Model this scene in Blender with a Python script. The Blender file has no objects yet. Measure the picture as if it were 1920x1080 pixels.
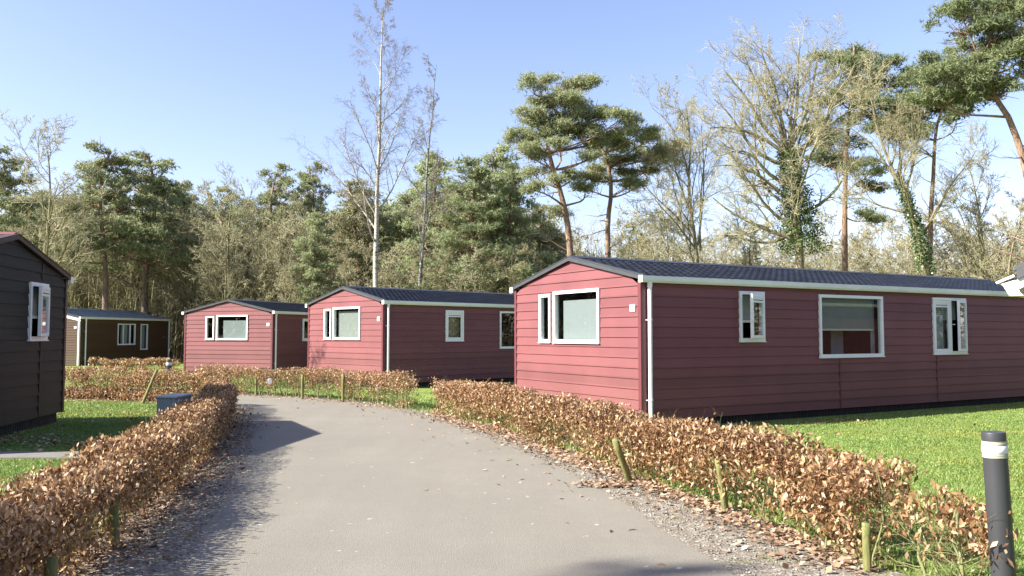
import bpy, math
import numpy as np
from mathutils import Vector
R = math.radians
scene = bpy.context.scene
col = scene.collection
H = 1.65
# ---------------------------------------------------------------- helpers
def tag(o, label=None, cat=None, group=None, kind=None):
    if label: o['label'] = label
    if cat: o['category'] = cat
    if group: o['group'] = group
    if kind: o['kind'] = kind
    return o
def empty(name, loc=(0,0,0), rz=0.0):
    o = bpy.data.objects.new(name, None); col.objects.link(o)
    o.location = loc; o.rotation_euler = (0,0,rz); o.empty_display_size = .3
    return o
def np_mesh(name, verts, facelist, mat, parent=None, smooth=False):
    """facelist: list of int arrays, each (n,3) or (n,4)"""
    me = bpy.data.meshes.new(name)
    verts = np.asarray(verts, dtype=np.float32).reshape(-1,3)
    facelist = [np.asarray(f, dtype=np.int32) for f in facelist if len(f)]
    loops = np.concatenate([f.ravel() for f in facelist])
    tot = np.concatenate([np.full(len(f), f.shape[1], np.int32) for f in facelist])
    start = np.concatenate([[0], np.cumsum(tot)[:-1]]).astype(np.int32)
    me.vertices.add(len(verts)); me.vertices.foreach_set('co', verts.ravel())
    me.loops.add(len(loops)); me.loops.foreach_set('vertex_index', loops)
    me.polygons.add(len(tot)); me.polygons.foreach_set('loop_start', start); me.polygons.foreach_set('loop_total', tot)
    if smooth: me.polygons.foreach_set('use_smooth', np.ones(len(tot), dtype=bool))
    me.update(calc_edges=True); me.validate()
    me.materials.append(mat)
    o = bpy.data.objects.new(name, me); col.objects.link(o)
    if parent: o.parent = parent
    return o
class MB:
    def __init__(s): s.v=[]; s.f=[]
    def poly(s, pts):
        i=len(s.v); s.v += [tuple(p) for p in pts]; s.f.append(list(range(i,i+len(pts))))
    def box(s, x0,x1,y0,y1,z0,z1):
        i=len(s.v)
        s.v += [(x0,y0,z0),(x1,y0,z0),(x1,y1,z0),(x0,y1,z0),(x0,y0,z1),(x1,y0,z1),(x1,y1,z1),(x0,y1,z1)]
        for q in ((3,2,1,0),(4,5,6,7),(0,1,5,4),(1,2,6,5),(2,3,7,6),(3,0,4,7)): s.f.append([i+k for k in q])
    def prism(s, prof, axis_pts):
        """sweep closed profile (list of 3d offsets) from axis_pts[0] to axis_pts[1]"""
        a,b = [Vector(p) for p in axis_pts]; n=len(prof); i=len(s.v)
        for c in (a,b):
            for p in prof: s.v.append(tuple(c+Vector(p)))
        for k in range(n): s.f.append([i+k,i+(k+1)%n,i+n+(k+1)%n,i+n+k])
        s.f.append([i+k for k in range(n)][::-1]); s.f.append([i+n+k for k in range(n)])
    def lathe(s, prof, n=24, c=(0,0,0)):
        i=len(s.v)
        for r,z in prof:
            for k in range(n):
                a=2*math.pi*k/n; s.v.append((c[0]+r*math.cos(a),c[1]+r*math.sin(a),c[2]+z))
        for j in range(len(prof)-1):
            for k in range(n):
                s.f.append([i+j*n+k,i+j*n+(k+1)%n,i+(j+1)*n+(k+1)%n,i+(j+1)*n+k])
        s.f.append([i+k for k in range(n)][::-1]); s.f.append([i+(len(prof)-1)*n+k for k in range(n)])
    def build(s, name, mat, parent=None, smooth=False, bevel=0):
        me=bpy.data.meshes.new(name); me.from_pydata(s.v,[],s.f); me.update()
        me.materials.append(mat)
        if smooth:
            me.polygons.foreach_set('use_smooth', np.ones(len(me.polygons),dtype=bool))
            try: me.set_sharp_from_angle(angle=R(40))
            except Exception: pass
        o=bpy.data.objects.new(name,me); col.objects.link(o)
        if parent: o.parent=parent
        if bevel:
            m=o.modifiers.new('bevel','BEVEL'); m.width=bevel; m.segments=2; m.limit_method='ANGLE'
        return o
# ---------------------------------------------------------------- materials
def new_mat(name):
    m=bpy.data.materials.new(name); m.use_nodes=True
    nt=m.node_tree; b=nt.nodes['Principled BSDF']
    return m,nt,b
def N(nt, t, **kw):
    n=nt.nodes.new(t)
    for k,v in kw.items():
        if k in n.inputs: n.inputs[k].default_value=v
        else: setattr(n,k,v)
    return n
def ramp(nt, stops, fac):
    r=nt.nodes.new('ShaderNodeValToRGB'); cr=r.color_ramp
    while len(cr.elements)<len(stops): cr.elements.new(.5)
    for e,(p,c) in zip(cr.elements,stops): e.position=p; e.color=(*c,1) if len(c)==3 else c
    nt.links.new(fac,r.inputs['Fac']); return r
def coords(nt, kind='Object', scale=(1,1,1)):
    tc=nt.nodes.new('ShaderNodeTexCoord'); mp=nt.nodes.new('ShaderNodeMapping')
    mp.inputs['Scale'].default_value=scale
    nt.links.new(tc.outputs[kind],mp.inputs['Vector']); return mp.outputs['Vector']
def bump(nt,b,h,strength=.3,dist=.01):
    bp=nt.nodes.new('ShaderNodeBump'); bp.inputs['Strength'].default_value=strength; bp.inputs['Distance'].default_value=dist
    nt.links.new(h,bp.inputs['Height']); nt.links.new(bp.outputs['Normal'],b.inputs['Normal'])
def plain(name,c,rough=.5,var=.12,scale=6,metal=0,bmp=0,spec=.5):
    m,nt,b=new_mat(name)
    no=N(nt,'ShaderNodeTexNoise',Scale=scale,Detail=6.0); nt.links.new(coords(nt),no.inputs['Vector'])
    lo=tuple(x*(1-var) for x in c); hi=tuple(min(1,x*(1+var)) for x in c)
    r=ramp(nt,[(.3,lo),(.7,hi)],no.outputs['Fac']); nt.links.new(r.outputs['Color'],b.inputs['Base Color'])
    b.inputs['Roughness'].default_value=rough; b.inputs['Metallic'].default_value=metal
    b.inputs['Specular IOR Level'].default_value=spec
    if bmp: bump(nt,b,no.outputs['Fac'],bmp,.01)
    return m
def siding(name,c,dirt=(.10,.075,.04),dirt_amt=.35):
    m,nt,b=new_mat(name)
    n1=N(nt,'ShaderNodeTexNoise',Scale=1.1,Detail=5.0); nt.links.new(coords(nt),n1.inputs['Vector'])
    n2=N(nt,'ShaderNodeTexNoise',Scale=1.0,Detail=7.0,Roughness=.7); nt.links.new(coords(nt,scale=(7,7,95)),n2.inputs['Vector'])
    # board to board tone: white noise on the board index
    sx=nt.nodes.new('ShaderNodeSeparateXYZ'); nt.links.new(coords(nt),sx.inputs[0])
    dv=N(nt,'ShaderNodeMath',operation='MULTIPLY'); dv.inputs[1].default_value=1/.18; nt.links.new(sx.outputs['Z'],dv.inputs[0])
    fl=N(nt,'ShaderNodeMath',operation='FLOOR'); nt.links.new(dv.outputs[0],fl.inputs[0])
    wn=N(nt,'ShaderNodeTexWhiteNoise',noise_dimensions='1D'); nt.links.new(fl.outputs[0],wn.inputs['W'])
    mx=N(nt,'ShaderNodeMath',operation='MULTIPLY_ADD'); nt.links.new(wn.outputs['Value'],mx.inputs[0]); mx.inputs[1].default_value=.5; nt.links.new(n1.outputs['Fac'],mx.inputs[2])
    r=ramp(nt,[(.35,tuple(x*.84 for x in c)),(1.0,tuple(x*1.16 for x in c))],mx.outputs[0])
    mr=N(nt,'ShaderNodeMapRange'); mr.inputs['From Min'].default_value=1.3; mr.inputs['From Max'].default_value=.1; mr.inputs['To Max'].default_value=dirt_amt
    nt.links.new(sx.outputs['Z'],mr.inputs['Value'])
    n3=N(nt,'ShaderNodeTexNoise',Scale=2.3,Detail=8.0); nt.links.new(coords(nt,scale=(1,1,.5)),n3.inputs['Vector'])
    mm=N(nt,'ShaderNodeMath',operation='MULTIPLY'); nt.links.new(mr.outputs[0],mm.inputs[0]); nt.links.new(n3.outputs['Fac'],mm.inputs[1])
    mix=N(nt,'ShaderNodeMixRGB'); nt.links.new(mm.outputs[0],mix.inputs['Fac']); nt.links.new(r.outputs['Color'],mix.inputs['Color1']); mix.inputs['Color2'].default_value=(*dirt,1)
    nt.links.new(mix.outputs[0],b.inputs['Base Color'])
    b.inputs['Roughness'].default_value=.55; b.inputs['Specular IOR Level'].default_value=.25
    bump(nt,b,n2.outputs['Fac'],.35,.004)
    return m
def leafmat(name,stops,rough=.55,transl=.25,spec=.3):
    m,nt,b=new_mat(name)
    g=nt.nodes.new('ShaderNodeNewGeometry')
    r=ramp(nt,stops,g.outputs['Random Per Island'])
    nt.links.new(r.outputs['Color'],b.inputs['Base Color']); b.inputs['Roughness'].default_value=rough
    b.inputs['Specular IOR Level'].default_value=spec
    t=nt.nodes.new('ShaderNodeBsdfTranslucent'); nt.links.new(r.outputs['Color'],t.inputs['Color'])
    ms=nt.nodes.new('ShaderNodeMixShader'); ms.inputs[0].default_value=transl
    out=nt.nodes['Material Output']
    nt.links.new(b.outputs[0],ms.inputs[1]); nt.links.new(t.outputs[0],ms.inputs[2]); nt.links.new(ms.outputs[0],out.inputs[0])
    return m
def bark(name,stops,scale=(6,6,1.2),rough=.85,bs=.8,n=3.0):
    m,nt,b=new_mat(name)
    no=N(nt,'ShaderNodeTexNoise',Scale=n,Detail=7.0,Roughness=.65); nt.links.new(coords(nt,scale=scale),no.inputs['Vector'])
    r=ramp(nt,stops,no.outputs['Fac']); nt.links.new(r.outputs['Color'],b.inputs['Base Color'])
    b.inputs['Roughness'].default_value=rough; b.inputs['Specular IOR Level'].default_value=.2
    bump(nt,b,no.outputs['Fac'],bs,.03); return m
def pinebark():
    m,nt,b=new_mat('pine_bark')
    no=N(nt,'ShaderNodeTexNoise',Scale=3.0,Detail=7.0,Roughness=.65); nt.links.new(coords(nt,scale=(5,5,1.2)),no.inputs['Vector'])
    lo=ramp(nt,[(.3,(.06,.045,.035)),(.7,(.24,.18,.13))],no.outputs['Fac'])
    hi=ramp(nt,[(.35,(.10,.062,.04)),(.5,(.22,.14,.09)),(.7,(.36,.25,.17))],no.outputs['Fac'])
    sx=nt.nodes.new('ShaderNodeSeparateXYZ'); nt.links.new(coords(nt),sx.inputs[0])
    mr=N(nt,'ShaderNodeMapRange'); mr.inputs['From Min'].default_value=2; mr.inputs['From Max'].default_value=7
    nt.links.new(sx.outputs['Z'],mr.inputs['Value'])
    mix=N(nt,'ShaderNodeMixRGB'); nt.links.new(mr.outputs[0],mix.inputs['Fac']); nt.links.new(lo.outputs['Color'],mix.inputs['Color1']); nt.links.new(hi.outputs['Color'],mix.inputs['Color2'])
    nt.links.new(mix.outputs[0],b.inputs['Base Color']); b.inputs['Roughness'].default_value=.85
    bump(nt,b,no.outputs['Fac'],.8,.03); return m
def glass(name,tint=(.75,.8,.78)):
    m=bpy.data.materials.new(name); m.use_nodes=True; nt=m.node_tree; nt.nodes.clear()
    out=nt.nodes.new('ShaderNodeOutputMaterial'); ms=nt.nodes.new('ShaderNodeMixShader')
    t=nt.nodes.new('ShaderNodeBsdfTransparent'); t.inputs[0].default_value=(*tint,1)
    g=nt.nodes.new('ShaderNodeBsdfGlossy'); g.inputs['Roughness'].default_value=.015; g.inputs[0].default_value=(.9,.93,.93,1)
    lw=nt.nodes.new('ShaderNodeLayerWeight'); lw.inputs['Blend'].default_value=.5
    pw=N(nt,'ShaderNodeMath',operation='POWER'); nt.links.new(lw.outputs['Facing'],pw.inputs[0]); pw.inputs[1].default_value=4.0
    fr=N(nt,'ShaderNodeMath',operation='MULTIPLY_ADD'); nt.links.new(pw.outputs[0],fr.inputs[0]); fr.inputs[1].default_value=.9; fr.inputs[2].default_value=.08
    no=N(nt,'ShaderNodeTexNoise',Scale=1.3,Detail=1.0); nt.links.new(coords(nt),no.inputs['Vector'])
    bp=nt.nodes.new('ShaderNodeBump'); bp.inputs['Strength'].default_value=.012; bp.inputs['Distance'].default_value=.03
    nt.links.new(no.outputs['Fac'],bp.inputs['Height']); nt.links.new(bp.outputs['Normal'],g.inputs['Normal'])
    nt.links.new(fr.outputs[0],ms.inputs[0]); nt.links.new(t.outputs[0],ms.inputs[1]); nt.links.new(g.outputs[0],ms.inputs[2]); nt.links.new(ms.outputs[0],out.inputs[0])
    return m
M={}
M['red']=siding('red_siding',(.163,.058,.060))
M['brownred']=siding('brown_siding',(.080,.045,.024),dirt=(.07,.068,.028),dirt_amt=.9)
M['black']=siding('charcoal_siding',(.015,.0135,.0135),dirt=(.05,.045,.035),dirt_amt=.5)
M['redtrim']=plain('red_trim',(.125,.033,.038),.45,.08)
M['darktrim']=plain('dark_trim',(.05,.024,.02),.45,.1)
M['white']=plain('white_plastic',(.80,.80,.77),.35,.04,2)
M['gutter']=plain('gutter_white',(.74,.76,.70),.4,.08,1.5)
M['greytrim']=plain('grey_trim',(.05,.053,.057),.45,.12)
M['roof']=plain('roof_anthracite',(.035,.038,.048),.38,.35,2.5,bmp=.1)
M['roofgrey']=plain('roof_grey_blue',(.20,.235,.255),.35,.25,2)
M['roofred']=plain('roof_red',(.20,.075,.06),.5,.25,2)
M['skirt']=plain('dark_skirting',(.022,.022,.02),.8,.4,5)
M['inside']=plain('room_lining',(.30,.27,.24),.9,.1)
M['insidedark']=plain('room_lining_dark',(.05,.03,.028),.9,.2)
M['blind']=plain('pale_blind',(.27,.295,.30),.8,.02)
M['blindgrey']=plain('grey_blind',(.27,.28,.265),.8,.05)
M['blindtan']=plain('tan_blind',(.36,.27,.16),.8,.05)
M['blindbar']=plain('cream_bar',(.72,.70,.55),.5,.02)
M['curtain']=plain('curtain_cloth',(.42,.45,.45),.9,.1,12)
M['joint']=plain('joint_strip',(.09,.03,.028),.6,.2)
M['jointdark']=plain('joint_strip_dark',(.015,.013,.013),.6,.2)
M['black_rubber']=plain('dark_slot',(.015,.015,.018),.5)
M['ink']=plain('plate_digits',(.25,.28,.28),.6)
M['glass']=glass('window_glass')
M['boxgrey']=plain('utility_grey',(.22,.26,.265),.4,.08,3)
M['lidgrey']=plain('utility_lid',(.34,.38,.40),.32,.08,3)
M['bollard']=plain('bollard_anthracite',(.038,.04,.043),.42,.1,3)
M['lens']=plain('bollard_lens',(.66,.67,.64),.3,.05,4)
M['lensring']=plain('bollard_ring',(.36,.37,.29),.4,.15,8)
M['steel']=plain('wire_steel',(.4,.42,.42),.4)
M['stake']=bark('stake_wood',[(.3,(.10,.12,.035)),(.55,(.20,.19,.075)),(.75,(.30,.25,.13))],(8,8,1.5),.8,.5)
M['stem']=bark('mossy_stem',[(.3,(.10,.11,.04)),(.6,(.24,.25,.11)),(.8,(.33,.29,.18))],(14,14,5),.85,.5)
M['beech']=leafmat('beech_leaf',[(0,(.11,.048,.02)),(.25,(.24,.125,.055)),(.6,(.41,.25,.125)),(.88,(.55,.38,.215)),(1,(.66,.51,.34))],.42,.28)
M['litter']=leafmat('litter_leaf',[(0,(.13,.075,.045)),(.5,(.30,.20,.125)),(1,(.50,.38,.27))],.7,.1)
M['grass']=leafmat('grass_blade',[(0,(.175,.25,.065)),(.5,(.205,.295,.078)),(.92,(.25,.33,.10)),(1,(.38,.38,.20))],.5,.35)
def tint_by_place(m):
    nt=m.node_tree; b=nt.nodes['Principled BSDF']; src=b.inputs['Base Color'].links[0].from_socket
    no=N(nt,'ShaderNodeTexNoise',Scale=.9,Detail=5.0,Roughness=.65); nt.links.new(coords(nt),no.inputs['Vector'])
    rr=ramp(nt,[(.36,(.80,.93,.75)),(.5,(1,1,1)),(.64,(1.12,.93,.72))],no.outputs['Fac'])
    mx=N(nt,'ShaderNodeMixRGB'); mx.blend_type='MULTIPLY'; mx.inputs['Fac'].default_value=1; nt.links.new(src,mx.inputs['Color1']); nt.links.new(rr.outputs['Color'],mx.inputs['Color2'])
    nt.links.new(mx.outputs[0],b.inputs['Base Color']); nt.links.new(mx.outputs[0],[n for n in nt.nodes if n.type=='BSDF_TRANSLUCENT'][0].inputs[0])
tint_by_place(M['grass'])
M['needles']=leafmat('pine_needles',[(0,(.18,.21,.10)),(.5,(.32,.35,.18)),(1,(.50,.52,.32))],.6,.45)
M['needles_light']=leafmat('light_needles',[(0,(.22,.26,.12)),(.5,(.36,.41,.21)),(1,(.50,.54,.33))],.6,.45)
M['needles_deep']=leafmat('deep_needles',[(0,(.09,.12,.05)),(.5,(.18,.22,.10)),(1,(.32,.36,.18))],.6,.38)
M['needles_dark']=leafmat('pine_needles_dark',[(0,(.15,.18,.08)),(.5,(.28,.31,.15)),(1,(.43,.45,.25))],.6,.42)
M['needles_olive']=leafmat('olive_needles',[(0,(.18,.19,.09)),(.5,(.30,.305,.16)),(1,(.48,.47,.31))],.6,.42)
M['ivy']=leafmat('ivy_leaf',[(0,(.03,.055,.018)),(.5,(.085,.13,.04)),(1,(.20,.26,.10))],.35,.2,.5)
M['pine']=pinebark()
M['oak']=bark('oak_bark',[(.3,(.09,.085,.045)),(.7,(.30,.26,.155))],(5,5,1.5))
M['twig']=bark('twig_bark',[(.3,(.235,.22,.125)),(.7,(.47,.435,.275))],(5,5,5))
M['twigdark']=bark('dark_twig_bark',[(.3,(.195,.18,.10)),(.7,(.40,.365,.215))],(5,5,5))
M['birchtwig']=bark('birch_twig',[(.3,(.14,.115,.085)),(.7,(.27,.23,.17))],(5,5,5))
M['birch']=bark('birch_bark',[(.36,(.05,.045,.04)),(.46,(.34,.32,.27)),(.7,(.52,.50,.43))],(2.5,2.5,7),.7,.3,2.2)
M['birchdark']=bark('grey_birch_bark',[(.38,(.06,.06,.06)),(.58,(.26,.26,.24)),(.8,(.5,.5,.47))],(2.5,2.5,7),.7,.3,2.2)
def asphalt():
    m,nt,b=new_mat('asphalt')
    v=coords(nt)
    a=N(nt,'ShaderNodeTexNoise',Scale=.35,Detail=8.0,Roughness=.75); nt.links.new(v,a.inputs['Vector'])
    f=N(nt,'ShaderNodeTexNoise',Scale=70.0,Detail=4.0,Roughness=.8); nt.links.new(v,f.inputs['Vector'])
    st=N(nt,'ShaderNodeTexNoise',Scale=1.0,Detail=5.0); nt.links.new(coords(nt,scale=(2.2,.28,1)),st.inputs['Vector'])
    vo=N(nt,'ShaderNodeTexVoronoi',Scale=130.0); nt.links.new(v,vo.inputs['Vector'])
    a_=N(nt,'ShaderNodeMath',operation='MULTIPLY'); nt.links.new(a.outputs['Fac'],a_.inputs[0]); a_.inputs[1].default_value=.35
    s=N(nt,'ShaderNodeMath',operation='MULTIPLY_ADD'); nt.links.new(f.outputs['Fac'],s.inputs[0]); s.inputs[1].default_value=.95; nt.links.new(a_.outputs[0],s.inputs[2])
    s2=N(nt,'ShaderNodeMath',operation='MULTIPLY_ADD'); nt.links.new(st.outputs['Fac'],s2.inputs[0]); s2.inputs[1].default_value=.15; nt.links.new(s.outputs[0],s2.inputs[2])
    r=ramp(nt,[(.40,(.120,.110,.088)),(.80,(.215,.198,.162)),(1.0,(.30,.28,.24))],s2.outputs[0])
    # dull pale specks
    sp=N(nt,'ShaderNodeTexNoise',Scale=9.0,Detail=2.0,Roughness=.4); nt.links.new(v,sp.inputs['Vector'])
    sr=ramp(nt,[(.73,(0,0,0)),(.76,(1,1,1))],sp.outputs['Fac'])
    mx=N(nt,'ShaderNodeMixRGB'); nt.links.new(sr.outputs['Color'],mx.inputs['Fac']); nt.links.new(r.outputs['Color'],mx.inputs['Color1']); mx.inputs['Color2'].default_value=(.36,.35,.33,1)
    nt.links.new(mx.outputs[0],b.inputs['Base Color']); b.inputs['Roughness'].default_value=.8; b.inputs['Specular IOR Level'].default_value=.25
    ad=N(nt,'ShaderNodeMath',operation='ADD'); nt.links.new(vo.outputs['Distance'],ad.inputs[0]); nt.links.new(f.outputs['Fac'],ad.inputs[1])
    bump(nt,b,ad.outputs[0],.5,.006); return m
def gravel():
    m,nt,b=new_mat('gravel_verge'); v=coords(nt)
    vo=N(nt,'ShaderNodeTexVoronoi',Scale=48.0); nt.links.new(v,vo.inputs['Vector'])
    bw=nt.nodes.new('ShaderNodeSeparateColor'); nt.links.new(vo.outputs['Color'],bw.inputs[0])
    r=ramp(nt,[(0,(.10,.085,.065)),(.5,(.175,.152,.118)),(.85,(.26,.232,.185)),(1,(.40,.37,.31))],bw.outputs[0])
    a=N(nt,'ShaderNodeTexNoise',Scale=3.0,Detail=8.0,Roughness=.7); nt.links.new(v,a.inputs['Vector'])
    ms=ramp(nt,[(.56,(0,0,0)),(.66,(.8,.8,.8))],a.outputs['Fac'])
    mx=N(nt,'ShaderNodeMixRGB'); nt.links.new(ms.outputs['Color'],mx.inputs['Fac']); nt.links.new(r.outputs['Color'],mx.inputs['Color1']); mx.inputs['Color2'].default_value=(.16,.17,.055,1)
    a2=N(nt,'ShaderNodeTexNoise',Scale=1.6,Detail=8.0,Roughness=.75); nt.links.new(coords(nt,scale=(1.3,.9,1)),a2.inputs['Vector'])
    ms2=ramp(nt,[(.5,(0,0,0)),(.62,(.75,.75,.75))],a2.outputs['Fac'])
    mx2=N(nt,'ShaderNodeMixRGB'); nt.links.new(ms2.outputs['Color'],mx2.inputs['Fac']); nt.links.new(mx.outputs[0],mx2.inputs['Color1']); mx2.inputs['Color2'].default_value=(.13,.085,.055,1)
    nt.links.new(mx2.outputs[0],b.inputs['Base Color']); b.inputs['Roughness'].default_value=.9
    bump(nt,b,vo.outputs['Distance'],.8,.012); return m
def lawnmat(name,c1,c2,c3):
    m,nt,b=new_mat(name); v=coords(nt)
    a=N(nt,'ShaderNodeTexNoise',Scale=.55,Detail=7.0,Roughness=.65); nt.links.new(v,a.inputs['Vector'])
    f=N(nt,'ShaderNodeTexNoise',Scale=38.0,Detail=4.0,Roughness=.8); nt.links.new(v,f.inputs['Vector'])
    s=N(nt,'ShaderNodeMath',operation='MULTIPLY_ADD'); nt.links.new(f.outputs['Fac'],s.inputs[0]); s.inputs[1].default_value=.6; nt.links.new(a.outputs['Fac'],s.inputs[2])
    r=ramp(nt,[(.55,c1),(.8,c2),(1.0,c3)],s.outputs[0]); nt.links.new(r.outputs['Color'],b.inputs['Base Color'])
    b.inputs['Roughness'].default_value=.9; b.inputs['Specular IOR Level'].default_value=.15
    bump(nt,b,f.outputs['Fac'],1.0,.04); return m
M['asphalt']=asphalt(); M['gravel']=gravel()
M['lawn']=lawnmat('lawn',(.12,.17,.035),(.18,.24,.055),(.25,.30,.085))
M['forest_floor']=lawnmat('forest_floor',(.05,.045,.02),(.10,.08,.04),(.15,.13,.06))
M['slab']=plain('concrete_slab',(.16,.152,.13),.85,.15,4,bmp=.3)

# ---------------------------------------------------------------- world, sun, camera
w=bpy.data.worlds.new('World'); scene.world=w; w.use_nodes=True
nt=w.node_tree; bg=nt.nodes['Background']
sky=nt.nodes.new('ShaderNodeTexSky'); sky.sky_type='NISHITA'; sky.sun_disc=False
EL=R(35); SH=(math.cos(R(17)),math.sin(R(17)))   # shadows run this way over the ground
sky.sun_elevation=EL; sky.sun_rotation=math.atan2(-SH[0],-SH[1])%(2*math.pi)
sky.air_density=1.0; sky.dust_density=.9; sky.ozone_density=3.2
tint=nt.nodes.new('ShaderNodeMixRGB'); tint.blend_type='MULTIPLY'; tint.inputs['Fac'].default_value=1; tint.inputs['Color2'].default_value=(1.20,.99,1.0,1)
nt.links.new(sky.outputs[0],tint.inputs['Color1']); nt.links.new(tint.outputs[0],bg.inputs[0]); bg.inputs[1].default_value=.092
sl=bpy.data.lights.new('sun','SUN'); sl.energy=5.0; sl.angle=R(.5); sl.color=(1,.95,.86)
so=bpy.data.objects.new('sun',sl); col.objects.link(so)
so.rotation_euler=Vector((SH[0]*math.cos(EL),SH[1]*math.cos(EL),-math.sin(EL))).to_track_quat('-Z','Y').to_euler()
cd=bpy.data.cameras.new('camera'); cam=bpy.data.objects.new('camera',cd); col.objects.link(cam)
cd.sensor_width=36; cd.lens=1560/1920*36; cam.location=(0,0,H); cam.rotation_euler=(R(90)+math.atan(86/1560),0,0)
cd.clip_end=2000; scene.camera=cam
vs=scene.view_settings; vs.view_transform='Standard'; vs.look='None'; vs.exposure=1.62; vs.gamma=1
scene.cycles.max_bounces=8; scene.cycles.transparent_max_bounces=16

# ---------------------------------------------------------------- ground, road, verges, lawns
def resample(pts,step=.35):
    pts=np.array(pts,float); seg=np.linalg.norm(np.diff(pts,axis=0),axis=1); s=np.concatenate([[0],np.cumsum(seg)])
    n=max(2,int(s[-1]/step)); t=np.linspace(0,s[-1],n)
    # smooth (Catmull-Rom like) through cubic hermite
    out=[]
    for k in t:
        i=min(len(seg)-1,np.searchsorted(s,k,side='right')-1); u=(k-s[i])/seg[i]
        p1,p2=pts[i],pts[i+1]; p0=pts[i-1] if i>0 else p1*2-p2; p3=pts[i+2] if i+2<len(pts) else p2*2-p1
        out.append(.5*((2*p1)+(-p0+p2)*u+(2*p0-5*p1+4*p2-p3)*u*u+(-p0+3*p1-3*p2+p3)*u**3))
    return np.array(out)
rg=np.random.default_rng(7)
def strip(name,a,b,z,mat,jit=0.0,n=160,cross=6):
    A=resample(a,.05); B=resample(b,.05)
    A=A[np.linspace(0,len(A)-1,n).astype(int)]; B=B[np.linspace(0,len(B)-1,n).astype(int)]
    ja=np.convolve(rg.normal(size=n+4),np.ones(3)/3,'same')[2:-2]*jit; jb=np.convolve(rg.normal(size=n+4),np.ones(3)/3,'same')[2:-2]*jit
    D=B-A; D/=np.linalg.norm(D,axis=1)[:,None]+1e-9
    A=A-D*ja[:,None]; B=B+D*jb[:,None]
    v=[];f=[]
    for i in range(n):
        for j in range(cross):
            p=A[i]+(B[i]-A[i])*j/(cross-1); v.append((p[0],p[1],z))
    for i in range(n-1):
        for j in range(cross-1):
            k=i*cross+j; f.append((k,k+1,k+cross+1,k+cross))
    return tag(np_mesh(name,v,[f],mat),kind='structure')
g=MB(); g.poly([(-500,-200,0),(500,-200,0),(500,900,0),(-500,900,0)]); tag(g.build('ground',M['forest_floor']),kind='structure')
g=MB(); g.poly([(-60,-20,.004),(34,-20,.004),(34,30,.004),(14,41,.004),(0,44,.004),(-8,47,.004),(-18,52,.004),(-60,56,.004)]); tag(g.build('lawn',M['lawn']),kind='structure')
ROAD_R=[(3.2,-8),(2.55,0),(2.05,3.2),(1.53,5.78),(1.31,6.9),(.98,8.58),(.47,10.59),(-.24,12.75),(-1.66,16.33),(-3.09,18.67),(-4.04,19.8),(-6.94,21.9),(-10,23.6),(-20,27)]
ROAD_L=[(-2.6,-8),(-2.0,0),(-2.08,3.2),(-2.29,5.78),(-2.54,6.99),(-2.88,8.58),(-3.55,11.2),(-4.35,14.2),(-4.95,16),(-5.6,17.6),(-6.5,19.0),(-8.2,20.4),(-11,21.4),(-20,23.5)]
HEDGE_R=[(2.58,5.95),(2.5,6.4),(2.1,7.9),(1.2,10.4),(.22,13.4),(-.5,15.1),(-1.42,17.25)]
HEDGE_L=[(-2.45,2.6),(-2.85,4.3),(-3.1,5.6),(-3.3,6.8),(-3.6,8.4),(-4.1,10.6),(-4.75,13.2),(-5.3,15.2),(-6.0,17.0),(-6.5,18.5)]
strip('gravel_verge_right',[(p[0]-.25,p[1]) for p in ROAD_R],[(3.9,-8),(3.2,0),(3.1,3),(2.85,5.2),(2.5,6.8),(1.8,9),(1.1,11),(.3,13.4),(-1.0,16.6),(-2.5,19),(-3.6,20.4),(-6.6,22.7),(-9.8,24.3),(-20,27.8)],.008,M['gravel'],.07)
strip('gravel_verge_left',[(-3.6,-8),(-2.9,0),(-3.0,3.2),(-3.3,5.9),(-3.45,7),(-3.85,8.9),(-4.5,11.6),(-5.1,14.2),(-5.5,15.7),(-6.0,17.2),(-6.9,18.9),(-8.6,20.1),(-11,21.0),(-20,23)],[(p[0]+.2,p[1]) for p in ROAD_L],.008,M['gravel'],.05)
strip('road',ROAD_L,ROAD_R,.012,M['asphalt'],.035,n=240,cross=10)
# raised left lawn with a sloping edge under the hedge
LZ=.12
edge=[(-3.3,-4),(-3.15,3.4),(-3.4,5.6),(-3.62,7.1),(-4.05,9.4),(-4.6,11.7),(-5.4,14.6),(-6.1,16.4),(-6.9,18.3),(-8.5,19.1),(-11.5,20.0),(-16,20.4)]
v=[];f=[]; E_=resample(edge,.5)
for i,p in enumerate(E_): v+= [(p[0]+.25,p[1]-.0,.006),(p[0],p[1],LZ),(-40,p[1] if i<len(E_)-1 else 20,LZ)]
for i in range(len(E_)-1):
    k=i*3; f+= [(k,k+3,k+4,k+1),(k+1,k+4,k+5,k+2)]
tag(np_mesh('lawn_left',v,[f],M['lawn']),kind='structure')
for k,(x0,x1) in enumerate([(-40,-13.01),(-13,-8.51),(-8.5,-6.51),(-6.5,-4.5)]):
    if k==0: g=MB()
    g.box(x0,x1,10.3,10.85,LZ-.02,LZ+.02)
tag(g.build('path',M['slab'],bevel=.005),kind='structure')

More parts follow.
